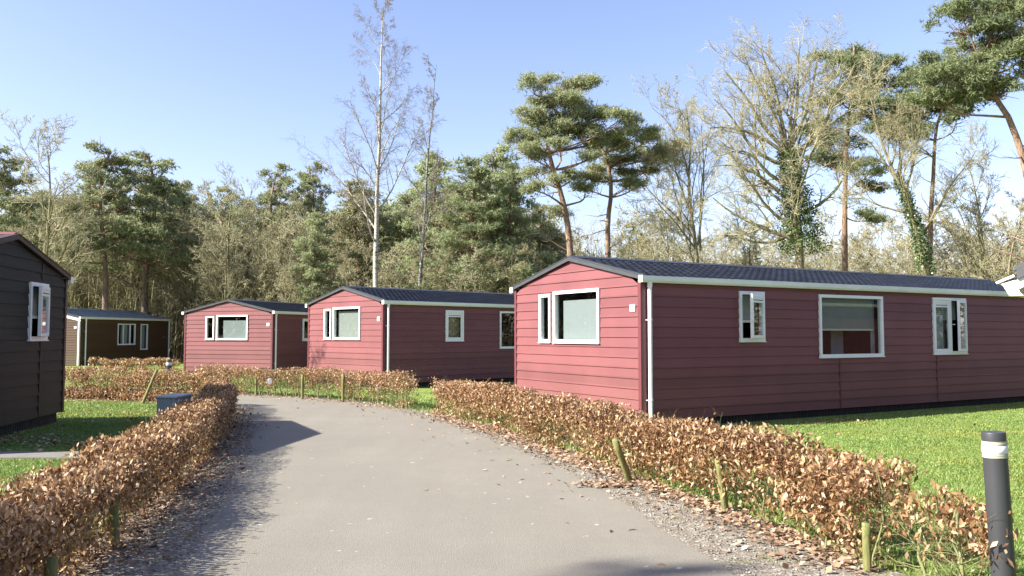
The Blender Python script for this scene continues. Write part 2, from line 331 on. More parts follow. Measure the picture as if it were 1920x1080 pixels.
# ---------------------------------------------------------------- cabins
PW=.18
def plank_wall(u_at, z0, z1, holes, mp, pitch=PW, lip=.018):
    """u_at(z)->(umin,umax); mp(u,z,off)->xyz ; holes (u0,u1,z0,z1)"""
    mb=MB(); z=z0
    while z<z1-1e-6:
        zt=min(z+pitch,z1); za=z; zb=zt
        cuts=sorted(set([za,zb]+[h[k] for h in holes for k in (2,3) if za+1e-4<h[k]<zb-1e-4]))
        for c0,c1 in zip(cuts[:-1],cuts[1:]):
            zm=(c0+c1)/2; hs=sorted([(h[0],h[1]) for h in holes if h[2]<zm<h[3]])
            (a0,b0),(a1,b1)=u_at(c0),u_at(c1)
            o0=lip*(1-(c0-za)/pitch)+.002; o1=lip*(1-(c1-za)/pitch)+.002
            xs=[None]+[x for h in hs for x in h]+[None]
            for i in range(0,len(xs),2):
                l,r=xs[i],xs[i+1]
                q=[(l if l is not None else a0,c0,o0),(r if r is not None else b0,c0,o0),(r if r is not None else b1,c1,o1),(l if l is not None else a1,c1,o1)]
                mb.poly([mp(*t) for t in q])
                if c0==za:
                    mb.poly([mp(q[0][0],c0,.0),mp(q[1][0],c0,.0),mp(q[1][0],c0,o0),mp(q[0][0],c0,o0)])
        z=zt
    return mb
def ubox(mb,mp,u0,u1,z0,z1,o0,o1):
    i=len(mb.v)
    mb.v += [mp(u,z,o) for (u,z,o) in ((u0,z0,o0),(u1,z0,o0),(u1,z0,o1),(u0,z0,o1),(u0,z1,o0),(u1,z1,o0),(u1,z1,o1),(u0,z1,o1))]
    for q in ((3,2,1,0),(4,5,6,7),(0,1,5,4),(1,2,6,5),(2,3,7,6),(3,0,4,7)): mb.f.append([i+k for k in q])
def frame(mb,mp,u0,u1,z0,z1,t,o0,o1):
    ubox(mb,mp,u0,u0+t,z0,z1,o0,o1); ubox(mb,mp,u1-t,u1,z0,z1,o0,o1)
    ubox(mb,mp,u0+t,u1-t,z0,z0+t,o0,o1-.001); ubox(mb,mp,u0+t,u1-t,z1-t,z1,o0,o1-.001)
def curtain(mp,u0,u1,z0,z1,o,root,n=26):
    mb=MB(); 
    for i in range(n):
        a=u0+(u1-u0)*i/n; b=u0+(u1-u0)*(i+1)/n
        fa=.02*math.sin(i*1.4); fb=.02*math.sin((i+1)*1.4)
        mb.poly([mp(a,z0,o+fa),mp(b,z0,o+fb),mp(b,z1,o+fb),mp(a,z1,o+fa)])
    mb.build('curtain',M['curtain'],root,smooth=True)
def hinge(mp,uh,ang,sgn,o_h):
    """map for a sash swung outward about a vertical hinge at u=uh; local u measured as before"""
    def m2(u,z,o):
        d=(u-uh); # along wall
        a=ang*sgn
        uu=uh+d*math.cos(ang)-sgn*(o-o_h)*math.sin(ang)*-1*0 + (o-o_h)*math.sin(ang)*(-sgn)
        oo=o_h+abs(d)*math.sin(ang)+(o-o_h)*math.cos(ang)
        return mp(uu,z,oo)
    return m2
def window(root,mp,u0,u1,z0,z1,kind):
    t=.06; fo=.045
    mb=MB(); frame(mb,mp,u0,u1,z0,z1,t,-.05,fo)
    ubox(mb,mp,u0-.012,u1+.012,z0-.016,z0-.001,-.01,fo+.015)
    iu0,iu1,iz0,iz1=u0+t,u1-t,z0+t,z1-t
    mull=None
    if kind in('double','triple'):
        mull=iu0+(iu1-iu0)*(.53 if kind=='double' else .3)
        ubox(mb,mp,mull-.025,mull+.025,iz0,iz1,-.05,fo-.004)
        if kind=='triple':
            m3=iu0+(iu1-iu0)*.72; ubox(mb,mp,m3-.025,m3+.025,iz0,iz1,-.05,fo-.004)
    w=mb.build('window',M['white'],root)
    def pane(a,b,c,d,o=.0,mm=mp,name='pane'):
        p=MB(); q=[Vector(t) for t in (mm(a,c,o),mm(b,c,o),mm(b,d,o),mm(a,d,o))]
        if (q[1]-q[0]).cross(q[3]-q[0]).dot(Vector(mm(a,c,o+.1))-q[0])<0: q=q[::-1]
        p.poly(q); return p.build(name,M['glass'],w)
    def sash(a,b,c,d,mm,o0,o1,vent=True):
        s=MB(); frame(s,mm,a,b,c,d,.055,o0,o1)
        top=d-.055
        if vent:
            ubox(s,mm,a+.055,b-.055,d-.055-.10,d-.056,o0,o1-.01); top=d-.155
        s.build('sash',M['white'],w,bevel=.004)
        if vent:
            q=MB(); ubox(q,mm,a+.07,b-.07,d-.115,d-.10,o1-.012,o1-.006); q.build('vent_slot',M['black_rubber'],w)
        pane(a+.055,b-.055,c+.055,top,(o0+o1)/2,mm)
    hh=MB(); zc=(z0+z1)/2
    if kind=='narrow':
        pane(iu0,iu1,iz0,iz1); curtain(mp,iu0-.1,iu0+.1,iz0-.05,iz1+.02,-.16,w,10)
    elif kind=='bigblind':
        pane(iu0,iu1,iz0,iz1)
        b=MB(); ubox(b,mp,iu0-.03,iu1-.12,iz0-.02,iz1-.13,-.10,-.094); b.build('blind',M['blind'],w)
    elif kind=='bigblind3':
        pane(iu0,iu1,iz0,iz1)
        b=MB(); ubox(b,mp,iu0-.03,iu1-.2,iz0-.02,iz1-.16,-.10,-.094); b.build('blind',M['blind'],w)
    elif kind=='bigdark':
        pane(iu0,iu1,iz0,iz1)
        b=MB(); ubox(b,mp,iu0-.03,iu1-.02,iz0-.02,iz1-.06,-.12,-.114); b.build('blind',M['blindgrey'],w)
    elif kind=='picture':
        pane(iu0,iu1,iz0,iz1)
        b=MB(); ubox(b,mp,iu0-.02,iu1-.06,iz0+.45*(iz1-iz0),iz1+.02,-.13,-.124); b.build('blind',M['blindgrey'],w)
        b=MB(); ubox(b,mp,iu0-.02,iu1-.06,iz0+.45*(iz1-iz0)-.035,iz0+.45*(iz1-iz0),-.14,-.115); b.build('blind_bar',M['blindbar'],w)
        b=MB(); ubox(b,mp,iu0+.62*(iu1-iu0),iu0+.83*(iu1-iu0),iz0-.1,iz0+.42*(iz1-iz0),-.7,-.68); b.build('curtain',M['curtain'],w)
        curtain(mp,iu1-.05,iu1+.1,iz0-.05,iz1+.02,-.2,w,8)
    elif kind=='plainpic':
        pane(iu0,iu1,iz0,iz1)
    elif kind in('open','openA'):
        mm=hinge(mp,iu1 if kind=='open' else iu0,R(19 if kind=='open' else 9),-1 if kind=='open' else 1,.035)
        sash(iu0,iu1,iz0,iz1,mm,.035,.085)
        q=MB(); ubox(q,mp,iu0-.02,iu1+.02,iz0+.36*(iz1-iz0),iz0+.36*(iz1-iz0)+.045,-.12,-.10); q.build('blind_bar',M['blindbar'],w)
        q=MB(); ubox(q,mp,iu0-.02,iu1+.02,iz0+.36*(iz1-iz0)+.045,iz1,-.115,-.109); q.build('blind',M['blindgrey'],w)
    elif kind=='closed_tan':
        sash(iu0+.001,iu1-.001,iz0+.001,iz1-.001,mp,-.01,.036)
        q=MB(); ubox(q,mp,iu0,iu1,iz0-.02,iz1-.1,-.12,-.114); q.build('blind',M['blindtan'],w)
    elif kind=='closed_dark':
        sash(iu0+.001,iu1-.001,iz0+.001,iz1-.001,mp,-.01,.036,False)
        curtain(mp,iu0-.05,iu0+.12,iz0-.05,iz1+.02,-.16,w,8)
    elif kind=='double':
        sash(iu0+.001,mull-.026,iz0+.001,iz1-.001,mp,-.01,.03)
        curtain(mp,iu0+.18,mull-.05,iz0-.02,iz1,-.13,w,16)
        mm=hinge(mp,iu1,R(15),-1,.035)
        sash(mull+.01,iu1,iz0,iz1,mm,.035,.085,False)
        q=MB(); ubox(q,mp,iu0-.02,iu1+.02,iz0+.62*(iz1-iz0),iz1,-.2,-.194); q.build('blind',M['blindgrey'],w)
        q=MB(); frame(q,mp,iu0+.02,iu0+.2,iz0,iz0+.1,.012,-.09,-.03); q.build('basket',M['white'],w)
        q=MB(); ubox(q,mp,mull+.09,mull+.16,iz0+.52*(iz1-iz0),iz0+.54*(iz1-iz0),-.01,.03); q.build('handle',M['white'],w)
    elif kind=='triple':
        pane(iu0,mull-.025,iz0,iz1); pane(mull+.025,m3-.025,iz0,iz1); pane(m3+.025,iu1,iz0,iz1)
        curtain(mp,mull,m3,iz0-.02,iz1,-.15,w,18)
    elif kind=='curt':
        pane(iu0,iu1,iz0,iz1); curtain(mp,iu0,iu1,iz0-.02,iz1,-.15,w,14)
    return w
def tiled_slope(root,L,xo,y0,z0,y1,z1,mat,flip=False,pitch=.18):
    """metal tile sheet from eave (y0,z0) to ridge (y1,z1)"""
    nx=int((L+xo)/pitch*8)+1; X=np.linspace(-xo,L+.05,nx)
    wave=.022*np.abs(np.sin(np.pi*X/pitch*1.0))**.8
    sl=math.hypot(y1-y0,z1-z0); rows=int(round(sl/.35)); V=[];F=[]
    ny,nz=-(z1-z0)/sl*(1 if y1>y0 else -1),abs(y1-y0)/sl
    vv=[];idx=0;rowsidx=[]
    for r in range(rows):
        for (s,h) in ((r/rows,.022),((r+1)/rows,.004)):
            yy=y0+(y1-y0)*s; zz=z0+(z1-z0)*s
            hh=wave*(1.9 if h>.02 else .35)+h
            vv.append(np.stack([X,yy+ny*hh,zz+nz*hh],1)); rowsidx.append(idx); idx+=nx
    # the front drop below first row
    vv.insert(0,np.stack([X,np.full(nx,y0),np.full(nx,z0-.005)],1)); 
    vv=np.concatenate(vv); nr=len(vv)//nx
    a=np.arange(nx-1); F=np.concatenate([np.stack([a+k*nx,a+1+k*nx,a+1+(k+1)*nx,a+(k+1)*nx],1) for k in range(nr-1)])
    return np_mesh('roof',vv,[F],mat,root,smooth=False)
def bar(root,name,p0,p1,w,h,mat,up=(0,0,1),bevel=0):
    p0=Vector(p0);p1=Vector(p1);d=(p1-p0).normalized();u=Vector(up);s=d.cross(u).normalized();u=s.cross(d).normalized()
    mb=MB(); mb.prism([tuple(s*(a*w/2)+u*(b*h)) for a,b in ((-1,0),(1,0),(1,1),(-1,1))],(p0,p1)); return mb.build(name,mat,root,bevel=bevel)
def cabin(label,origin,phi,L,W,wins_g,wins_s,wall='red',trim='redtrim',rake='greytrim',roof='roof',z=0.0,group=None,pitch=PW,pipes=(.13,),plate=True,joints=(5.09,8.31),side_u0=0,white_corner=False,base=.15,digits=None,white_rake=False,jm='joint'):
    root=empty('holiday_cabin',(origin[0],origin[1],z),R(phi))
    tag(root,label,'cabin',group)
    ZE,ZR=2.60,3.07
    mg=lambda u,zz,o:(-o,u,zz); ms=lambda u,zz,o:(u,-o,zz)
    hg=[(a+.01,b-.01,c+.01,d-.01) for a,b,c,d,_ in wins_g]; hs=[(a+.01,b-.01,c+.01,d-.01) for a,b,c,d,_ in wins_s]
    def ug(zz):
        if zz<=ZE: return (0,W)
        k=min(1,(zz-ZE)/(ZR-ZE))*W/2; return (k,W-k)
    plank_wall(ug,base,ZR-.001,hg,mg,pitch).build('gable_wall',M[wall],root)
    plank_wall(lambda zz:(0,L),base,ZE,hs,ms,pitch).build('side_wall',M[wall],root)
    b=MB(); b.poly([(L,0,base),(L,W,base),(L,W,ZE),(L,W/2,ZR),(L,0,ZE)]); b.poly([(L,W,base),(0,W,base),(0,W,ZE),(L,W,ZE)])
    b.poly([(0,0,base),(0,W,base),(L,W,base),(L,0,base)]); b.build('rear_wall',M[wall],root)
    # room behind the windows: floor, ceiling, inner walls
    i=MB(); e=.2
    i.poly([(.01,.01,base+.05),(L-.05,.01,base+.05),(L-.05,W-.05,base+.05),(.01,W-.05,base+.05)])
    i.poly([(.01,.01,2.55),(L-.05,.01,2.55),(L-.05,W-.05,2.55),(.01,W-.05,2.55)])
    i.poly([(1.9,.3,base+.05),(1.9,W,base+.05),(1.9,W,2.55),(1.9,.3,2.55)])
    i.poly([(.01,W-.06,base+.05),(L,W-.06,base+.05),(L,W-.06,2.55),(.01,W-.06,2.55)])
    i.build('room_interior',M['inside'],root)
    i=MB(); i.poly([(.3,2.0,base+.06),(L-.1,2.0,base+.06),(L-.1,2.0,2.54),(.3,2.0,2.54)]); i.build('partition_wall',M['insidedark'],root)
    # skirting
    s=MB(); x=.06
    while x<L:
        s.box(x,x+.07,.06,.09,-.3,base); x+=.085
    y=.1
    while y<W-.08:
        s.box(.06,.09,y,y+.07,-.3,base); y+=.085
    s.box(.095,L,.095,.11,-.3,base); s.box(.095,.11,.11,W,-.3,base)
    s.build('skirting',M['skirt'],root)
    # roof
    rt=.03; sl=(ZR-ZE)/(W/2)
    tiled_slope(root,L,.05,-.10,ZE-.1*sl+.04,W/2,ZR+.04,M[roof],pitch=.18)
    tiled_slope(root,L,.05,W+.10,ZE-.1*sl+.04,W/2,ZR+.04,M[roof],pitch=.18)
    rc=MB(); rc.prism([(0,-.11,-.015),(0,0,.03),(0,.11,-.015),(0,.11,-.03),(0,-.11,-.03)],((-.04,W/2,ZR+.085),(L+.05,W/2,ZR+.085))); rc.build('ridge_cap',M[roof],root)
    # rake trims on the gable
    for sgn in (0,1):
        y0=-.10 if sgn==0 else W+.10; y1=W/2
        a=(-.05,y0,ZE-.1*sl-.015); c=(-.05,y1+( .0),ZR-.015)
        m=MB()
        for xa,xb,za,zb in ((-.075,-.03,.022,.095),(-.085,.06,.0951,.108)):
            p=[(xa,a[1],a[2]+za),(xb,a[1],a[2]+za),(xb,a[1],a[2]+zb),(xa,a[1],a[2]+zb)]; q=[(xa,c[1],c[2]+za),(xb,c[1],c[2]+za),(xb,c[1],c[2]+zb),(xa,c[1],c[2]+zb)]
            k=len(m.v); m.v+=p+q
            for t in range(4): m.f.append([k+t,k+(t+1)%4,k+4+(t+1)%4,k+4+t])
            m.f.append([k,k+1,k+2,k+3]); m.f.append([k+4,k+5,k+6,k+7])
        m.build('rake_trim',M[rake],root)
        if white_rake:
            m=MB(); p=[(-.045,y0,a[2]-.15),(-.025,y0,a[2]-.15),(-.025,y0,a[2]),(-.045,y0,a[2])]; q=[(X_,c[1],z_+c[2]-a[2]) for X_,_,z_ in p]
            m.v=p+q; m.f=[[t,(t+1)%4,4+(t+1)%4,4+t] for t in range(4)]; m.build('fascia',M['white'],root)
    # corner trims
    cm=M['white'] if white_corner else M[trim]
    for yy in ((0,1),(W,-1)):
        m=MB(); s_=yy[1]
        ya,yb=sorted((yy[0]-s_*.028,yy[0]+s_*.05)); m.box(-.028,-.004,ya,yb,base-.01,ZE+.01)
        ya,yb=sorted((yy[0]-s_*.028,yy[0]+s_*-.004)); m.box(-.0039,.075,ya,yb,base-.01,ZE+.01)
        m.build('corner_trim',cm,root)
    m=MB(); m.box(L-.07,L+.03,-.028,-.004,base-.01,ZE); m.build('corner_trim',cm,root)
    # gutters
    for yy,sg in ((-.035,-1),(W+.035,1)):
        m=MB(); prof=[(0,0,-.115),(0,sg*.075,-.115),(0,sg*.10,-.08),(0,sg*.105,.0),(0,sg*.09,.0),(0,sg*.085,-.01),(0,0,-.01)]
        m.prism(prof,((-.075,yy,ZE+.075-.02),(L+.06,yy,ZE+.075-.02))); g_=m.build('gutter',M['gutter'],root)
        m=MB(); m.box(-.0775,-.0755,min(yy,yy+sg*.108),max(yy,yy+sg*.108),ZE-.06,ZE+.06); m.build('end_cap',M['white'],g_)
    for px_ in pipes:
        m=MB(); cx,cy=px_,-.085
        m.lathe([(.036,-.02),(.036,ZE-.06)],16,(cx,cy,0)); 
        m.lathe([(.043,ZE-.14),(.045,ZE-.10),(.045,ZE-.061)],16,(cx,cy,0))
        p=m.build('downpipe',M['white'],root,smooth=True)
        for zc in (.5,1.88):
            m=MB(); m.lathe([(.044,0),(.044,.025)],16,(cx,cy,zc)); m.box(cx-.07,cx+.07,cy+.03,cy+.05,zc,zc+.02); m.build('pipe_clip',M['white'],p)
    for jx in joints:
        if jx<L-.3:
            m=MB()
            blk=[h for h in hs if h[0]-.03<jx<h[1]+.03]
            segs=[(base,ZE)]
            if blk: segs=[(base,blk[0][2]-.06),(blk[0][3]+.03,ZE)]
            for c,d in segs:
                m=MB(); ubox(m,ms,jx-.018,jx+.018,c,d,-.01,.0225); m.build('joint_strip',M[jm],root)
    if plate:
        m=MB(); ubox(m,mg,.13,.27,2.04,2.165,.02,.03); p=m.build('number_plate',M['white'],root)
        if digits:
            d=MB(); o0,o1=.03,.0315
            # reads 51 from outside; u grows to the left
            def seg(ua,ub,za,zb): ubox(d,mg,.13+ua,.13+ub,2.04+za,2.04+zb,o0,o1)
            t=.011; l=.115;r_=.072
            seg(r_,l,.094,.105); seg(l-t,l,.06,.094); seg(r_,l,.055,.066); seg(r_,r_+t,.022,.055); seg(r_,l,.018,.029)
            seg(.036,.048,.018,.105); seg(.048,.058,.085,.094)
            d.build('plate_digits',M['ink'],p)
    for (a,b_,c,d_,k) in wins_g: window(root,mg,a,b_,c,d_,k)
    for (a,b_,c,d_,k) in wins_s: window(root,ms,a,b_,c,d_,k)
    return root
G_STD=lambda k:[(2.85,3.28,1.48,2.46,'narrow'),(1.18,2.74,1.48,2.50,k)]
C1=cabin('large red cabin on the right, nearest of the red row, three windows along its side',(2.23,14.39),30,14.0,4.28,G_STD('bigblind'),
      [(2.31,2.96,1.51,2.45,'open'),(4.49,6.46,1.18,2.44,'picture'),(8.19,9.42,1.20,2.46,'double')],digits=True)
C2=cabin('red cabin in the middle of the row with tree shadows across its gable',(-3.87,25.0),44,12.5,4.28,G_STD('bigdark'),
      [(2.40,3.16,1.42,2.41,'closed_tan'),(4.78,6.7,1.16,2.42,'plainpic')],joints=())
C3=cabin('farthest red cabin, partly hidden by the middle red cabin',(-9.78,34.0),71,11.5,4.35,G_STD('bigblind3'),
      [(2.15,2.9,1.42,2.38,'closed_dark')],z=-.07,joints=())
C4=cabin('brown cabin with a grey blue roof and white corner trim at the back left',(-22.35,43.0),80,8.0,4.3,[],
      [(3.1,4.67,1.16,2.34,'triple'),(5.17,5.84,.86,2.34,'curt')],wall='brownred',rake='greytrim',roof='roofgrey',z=-.12,pipes=(.42,7.9),joints=(),white_corner=True,white_rake=True,pitch=.13)
CA=cabin('dark charcoal cabin with red roof edging at the left edge of the picture',(-7.85,14.6),189,7.5,4.28,
      [(.84,1.55,1.55,2.47,'openA')],[],wall='black',trim='darktrim',rake='darktrim',roof='roofred',z=0,base=.30,pipes=(),joints=(),plate=False)
for za,zb in ((.3,1.52),(2.52,2.8)):
    b=MB(); ubox(b,lambda u,zz,o:(-o,u,zz),1.03,1.065,za,zb,-.01,.0225); b.build('joint_strip',M['jointdark'],CA)

nb=C1.copy(); col.objects.link(nb); nb.location=(9.5+2.14,10.4-3.71,0); tag(nb,'neighbouring red cabin beyond the right edge, mirrored in the panes of the large one','cabin')
for ch in list(C1.children):
    k=ch.copy(); col.objects.link(k); k.parent=nb
    for g_ in list(ch.children):
        q=g_.copy(); col.objects.link(q); q.parent=k
# ---- corner of a white-edged shed at the right edge
sh=empty('garden_shed',(5.32,8.22,0),R(-43)); tag(sh,'shed at the right edge showing only its white eave corner under a dark roof','shed')
def shed():
    ang=R(26); W2=2.6; ta=math.tan(ang); zE=2.27; ov=.42
    m=MB(); m.box(.0,W2,.35,3.2,0,zE+.05); m.poly([(0,.35,zE+.05),(W2,.35,zE+.05),(W2/2,.35,zE+.05+ta*W2/2*.95)]); m.build('wall',M['red'],sh)
    for s_ in (0,1):
        f=(lambda x:x) if s_==0 else (lambda x:W2-x)
        def pt(x,z,y): return (f(x),y,z)
        def quadbar(name,d0,d1,y0,y1,mat,x0=-ov+.12,x1=W2/2):
            m=MB(); z0=zE+ta*x0; z1=zE+ta*x1
            P=[pt(x0,z0+d0,y0),pt(x1,z1+d0,y0),pt(x1,z1+d1,y0),pt(x0,z0+d1,y0),pt(x0,z0+d0,y1),pt(x1,z1+d0,y1),pt(x1,z1+d1,y1),pt(x0,z0+d1,y1)]
            m.v=P; m.f=[[0,1,2,3],[7,6,5,4],[0,4,5,1],[1,5,6,2],[2,6,7,3],[3,7,4,0]]; return m.build(name,mat,sh)
        quadbar('fascia',-.04,.06,-.02,0,M['white'],x0=-ov+.1)
        quadbar('soffit',-.015,.0,.002,3.3,M['white'])
        quadbar('rake_trim',.06,.155,-.055,.0,M['greytrim'],x0=-ov+.15)
        quadbar('rake_cap',.158,.205,-.045,.0,M['greytrim'],x0=-ov+.13)
        quadbar('roof',.155,.175,.002,3.35,M['roof'])
        # gutter box with tilted white end
        m=MB(); x0=-ov; z0=zE+ta*x0
        prof=[(x0+.02,z0+.075),(x0+.075,z0-.03),(x0+.2,z0-.03),(x0+.17,z0+.0),(x0+.13,z0+.13),(x0+.0,z0+.09)]
        m.v=[pt(a,c,-.03) for a,c in prof]+[pt(a,c,3.3) for a,c in prof]
        n=len(prof); m.f=[[k,(k+1)%n,n+(k+1)%n,n+k] for k in range(n)]+[list(range(n)),list(range(n,2*n))[::-1]]; m.build('gutter',M['white'],sh)
        m=MB(); m.v=[pt(a,c,y) for y in (-.04,3.3) for a,c in ((x0-.035,z0+.095),(x0+.13,z0+.165),(x0+.12,z0+.185),(x0-.045,z0+.115))]
        m.f=[[0,1,2,3],[7,6,5,4]]+[[k,(k+1)%4,4+(k+1)%4,4+k] for k in range(4)]; m.build('drip_edge',M['gutter'],sh)
shed()

# ---------------------------------------------------------------- bollards, utility box, stakes
def bollard(label,x,y,h=1.07,r=.072,lean=(0,0),z=0):
    root=empty('bollard_light',(x,y,z)); root.rotation_euler=(lean[0],lean[1],0); tag(root,label,'bollard light')
    m=MB(); m.lathe([(r,-.05),(r,h-.150)],32); m.build('post',M['bollard'],root,smooth=True)
    m=MB(); m.lathe([(r*1.0,h-.150),(r*1.05,h-.147),(r*1.05,h-.139),(r*1.0,h-.137),(r*1.04,h-.135),(r*1.04,h-.126),(r*.99,h-.124),(r*.99,h-.074),(r*1.03,h-.072),(r*1.04,h-.068),(r*1.04,h-.062),(r*1.0,h-.060),(r*1.02,h-.057),(r*1.02,h-.052)],32); m.build('ring',M['lensring'],root,smooth=True)
    m=MB(); m.lathe([(r*.995,h-.122),(r*1.05,h-.118),(r*1.07,h-.100),(r*1.05,h-.080),(r*.995,h-.076)],32); m.build('lens',M['lens'],root,smooth=True)
    m=MB(); m.lathe([(r*.99,h-.052),(r*.99,h-.006),(r*.96,h),(r*.5,h+.001)],32); m.build('cap',M['bollard'],root,smooth=True)
    return root
bollard('black bollard light with a white lens ring at the lower right of the picture',2.90,4.98,1.07,r=.066,lean=(0,R(-2.2)))
bollard('small distant bollard light on the grass between the left hedges and the red cabins',-9.45,23.0,.93,.075)
ub=empty('utility_box',(-5.36,13.3,LZ),R(-2)); tag(ub,'grey metal utility box standing behind the left hedge','utility box')
m=MB(); m.box(-.15,.075,-.30,.30,-.05,.53); m.build('cabinet',M['boxgrey'],ub,bevel=.006)
for ya,yb,yl in ((-.30,-.004,-.2),(.004,.30,.12)):
    m=MB(); m.box(.0765,.14,ya,yb,0,.53); d=m.build('door',M['boxgrey'],ub,bevel=.006)
    m=MB(); m.box(.1401,.152,yl,yl+.03,.42,.435); m.build('lock',M['steel'],d)
m=MB(); m.box(-.17,.165,-.325,.325,.5305,.568); m.build('lid',M['lidgrey'],ub,bevel=.01)

def tubes(P,Rr,S):
    """P (N,K,3), Rr (N,K) -> verts, quads"""
    P=np.asarray(P,float); Nn,K=P.shape[:2]
    T=np.gradient(P,axis=1); T/=np.linalg.norm(T,axis=2,keepdims=True)+1e-9
    avg=T.mean(axis=1); ref=np.where((np.abs(avg[:,2:3])>.8),np.array([[1.,0,0]]),np.array([[0,0,1.]]))[:,None,:]
    A=np.cross(T,np.broadcast_to(ref,T.shape)); A/=np.linalg.norm(A,axis=2,keepdims=True)+1e-9
    B=np.cross(T,A); th=np.arange(S)*2*np.pi/S
    V=P[:,:,None,:]+Rr[:,:,None,None]*(np.cos(th)[None,None,:,None]*A[:,:,None,:]+np.sin(th)[None,None,:,None]*B[:,:,None,:])
    V=V.reshape(-1,3)
    n=np.arange(Nn)[:,None,None]; k=np.arange(K-1)[None,:,None]; s=np.arange(S)[None,None,:]
    s2=(s+1)%S; base=(n*K+k)*S
    F=np.stack(np.broadcast_arrays(base+s,base+s2,base+S+s2,base+S+s),-1).reshape(-1,4)
    return V,F
def merge(parts):
    vs_,fs=[],[];o=0
    for V,F in parts: vs_.append(V); fs.append(F+o); o+=len(V)
    return np.concatenate(vs_),fs
def stake(label,p,q,r=.038,group=None):
    r=r*.82
    root=empty('wooden_stake',p)
    P=np.linspace((0,0,-.1),np.array(q)-np.array(p),6)[None]; V,F=tubes(P,np.full((1,6),r),12)
    V=V.copy(); n=len(V); ring=np.arange(12)
    o=np_mesh('wooden_stake_',V,[F,np.array([[n-12+a,n-12+b,n-12+c] for a,b,c in [(0,i,i+1) for i in range(1,11)]])],M['stake'],smooth=False)
    bpy.data.objects.remove(root); o.name='wooden_stake'; o.location=p
    return tag(o,label,'stake',group)
stake('thick leaning green stake by the right hedge with leaves piled at its foot',(1.35,9.39,0),(1.12,9.12,.50),.045)
stake('leaning green stake in the right hedge, second nearest to the camera of that hedge',(2.0,7.84,0),(1.90,7.74,.50),.042)
stake('upright mossy stake at the near end of the right hedge beside the gravel',(2.46,5.86,0),(2.46,5.86,.34),.036)
stake('upright yellow stake in front of the back left hedge next to the charcoal cabin',(-11.3,20.0,.05),(-11.45,20.05,.6),.045)
stake('tall leaning yellow stake before the hedge behind the utility box',(-8.1,18.25,LZ),(-7.95,18.7,.85),.04)
stake('left stake of the three in the far hedge beyond the bend',(-6.82,22.3,0),(-6.82,22.3,.6),.045)
stake('middle stake of the three in the far hedge beyond the bend',(-5.3,21.15,0),(-5.3,21.15,.62),.045)
stake('right stake of the three in the far hedge beyond the bend',(-4.1,20.3,0),(-4.1,20.3,.68),.045)
stake('thick dark green stake at the base of the left hedge',(-3.04,6.5,0),(-3.08,6.5,.42),.04)
stake('pale stake in the left hedge nearest to the camera',(-2.78,5.1,0),(-2.78,5.1,.3),.045)
for (x,y,z,l) in ((-6.3,21.75,.42,'white oval tag hanging in the far hedge, nearer its left end'),(-3.1,19.35,.4,'white oval tag hanging in the far hedge, nearer its right end')):
    m=MB(); m.lathe([(.001,-.004),(.05,-.004),(.055,0),(.05,.004),(.001,.004)],16); o=m.build('white_tag',M['white'],smooth=False); o.location=(x,y,z); o.rotation_euler=(R(90),0,R(15)); o.scale=(1,1.5,1); tag(o,l,'tag')

# ---------------------------------------------------------------- hedges
def leaf_mesh(rng,C,size,flat=None,curl=.35,asp=.55,droop=.35):
    """C (n,3) centres -> folded rhombic leaves, 2 tris each. verts,tris"""
    n=len(C); s=size*rng.uniform(.6,1.25,n)
    d=rng.normal(size=(n,3)); d[:,2]-=droop
    if flat is not None: d[:,2]*=flat
    d/=np.linalg.norm(d,axis=1)[:,None]
    u=rng.normal(size=(n,3)); 
    if flat is not None: u=u*.35+np.array([0,0,1.])
    w=np.cross(d,u); w/=np.linalg.norm(w,axis=1)[:,None]+1e-9
    nn=np.cross(w,d)
    L=(d*s[:,None]); Wd=w*(s*asp*.5)[:,None]; cu=nn*(s*curl*rng.uniform(-.4,1,n))[:,None]
    b=C-L*.5; t=C+L*.5+cu*.4; l=C-Wd+cu*.5-L*.05; r=C+Wd+cu*.5-L*.05
    V=np.stack([b,l,t,r],1).reshape(-1,3); k=np.arange(n)*4
    F=np.concatenate([np.stack([k,k+1,k+2],1),np.stack([k,k+2,k+3],1)])
    return V,F
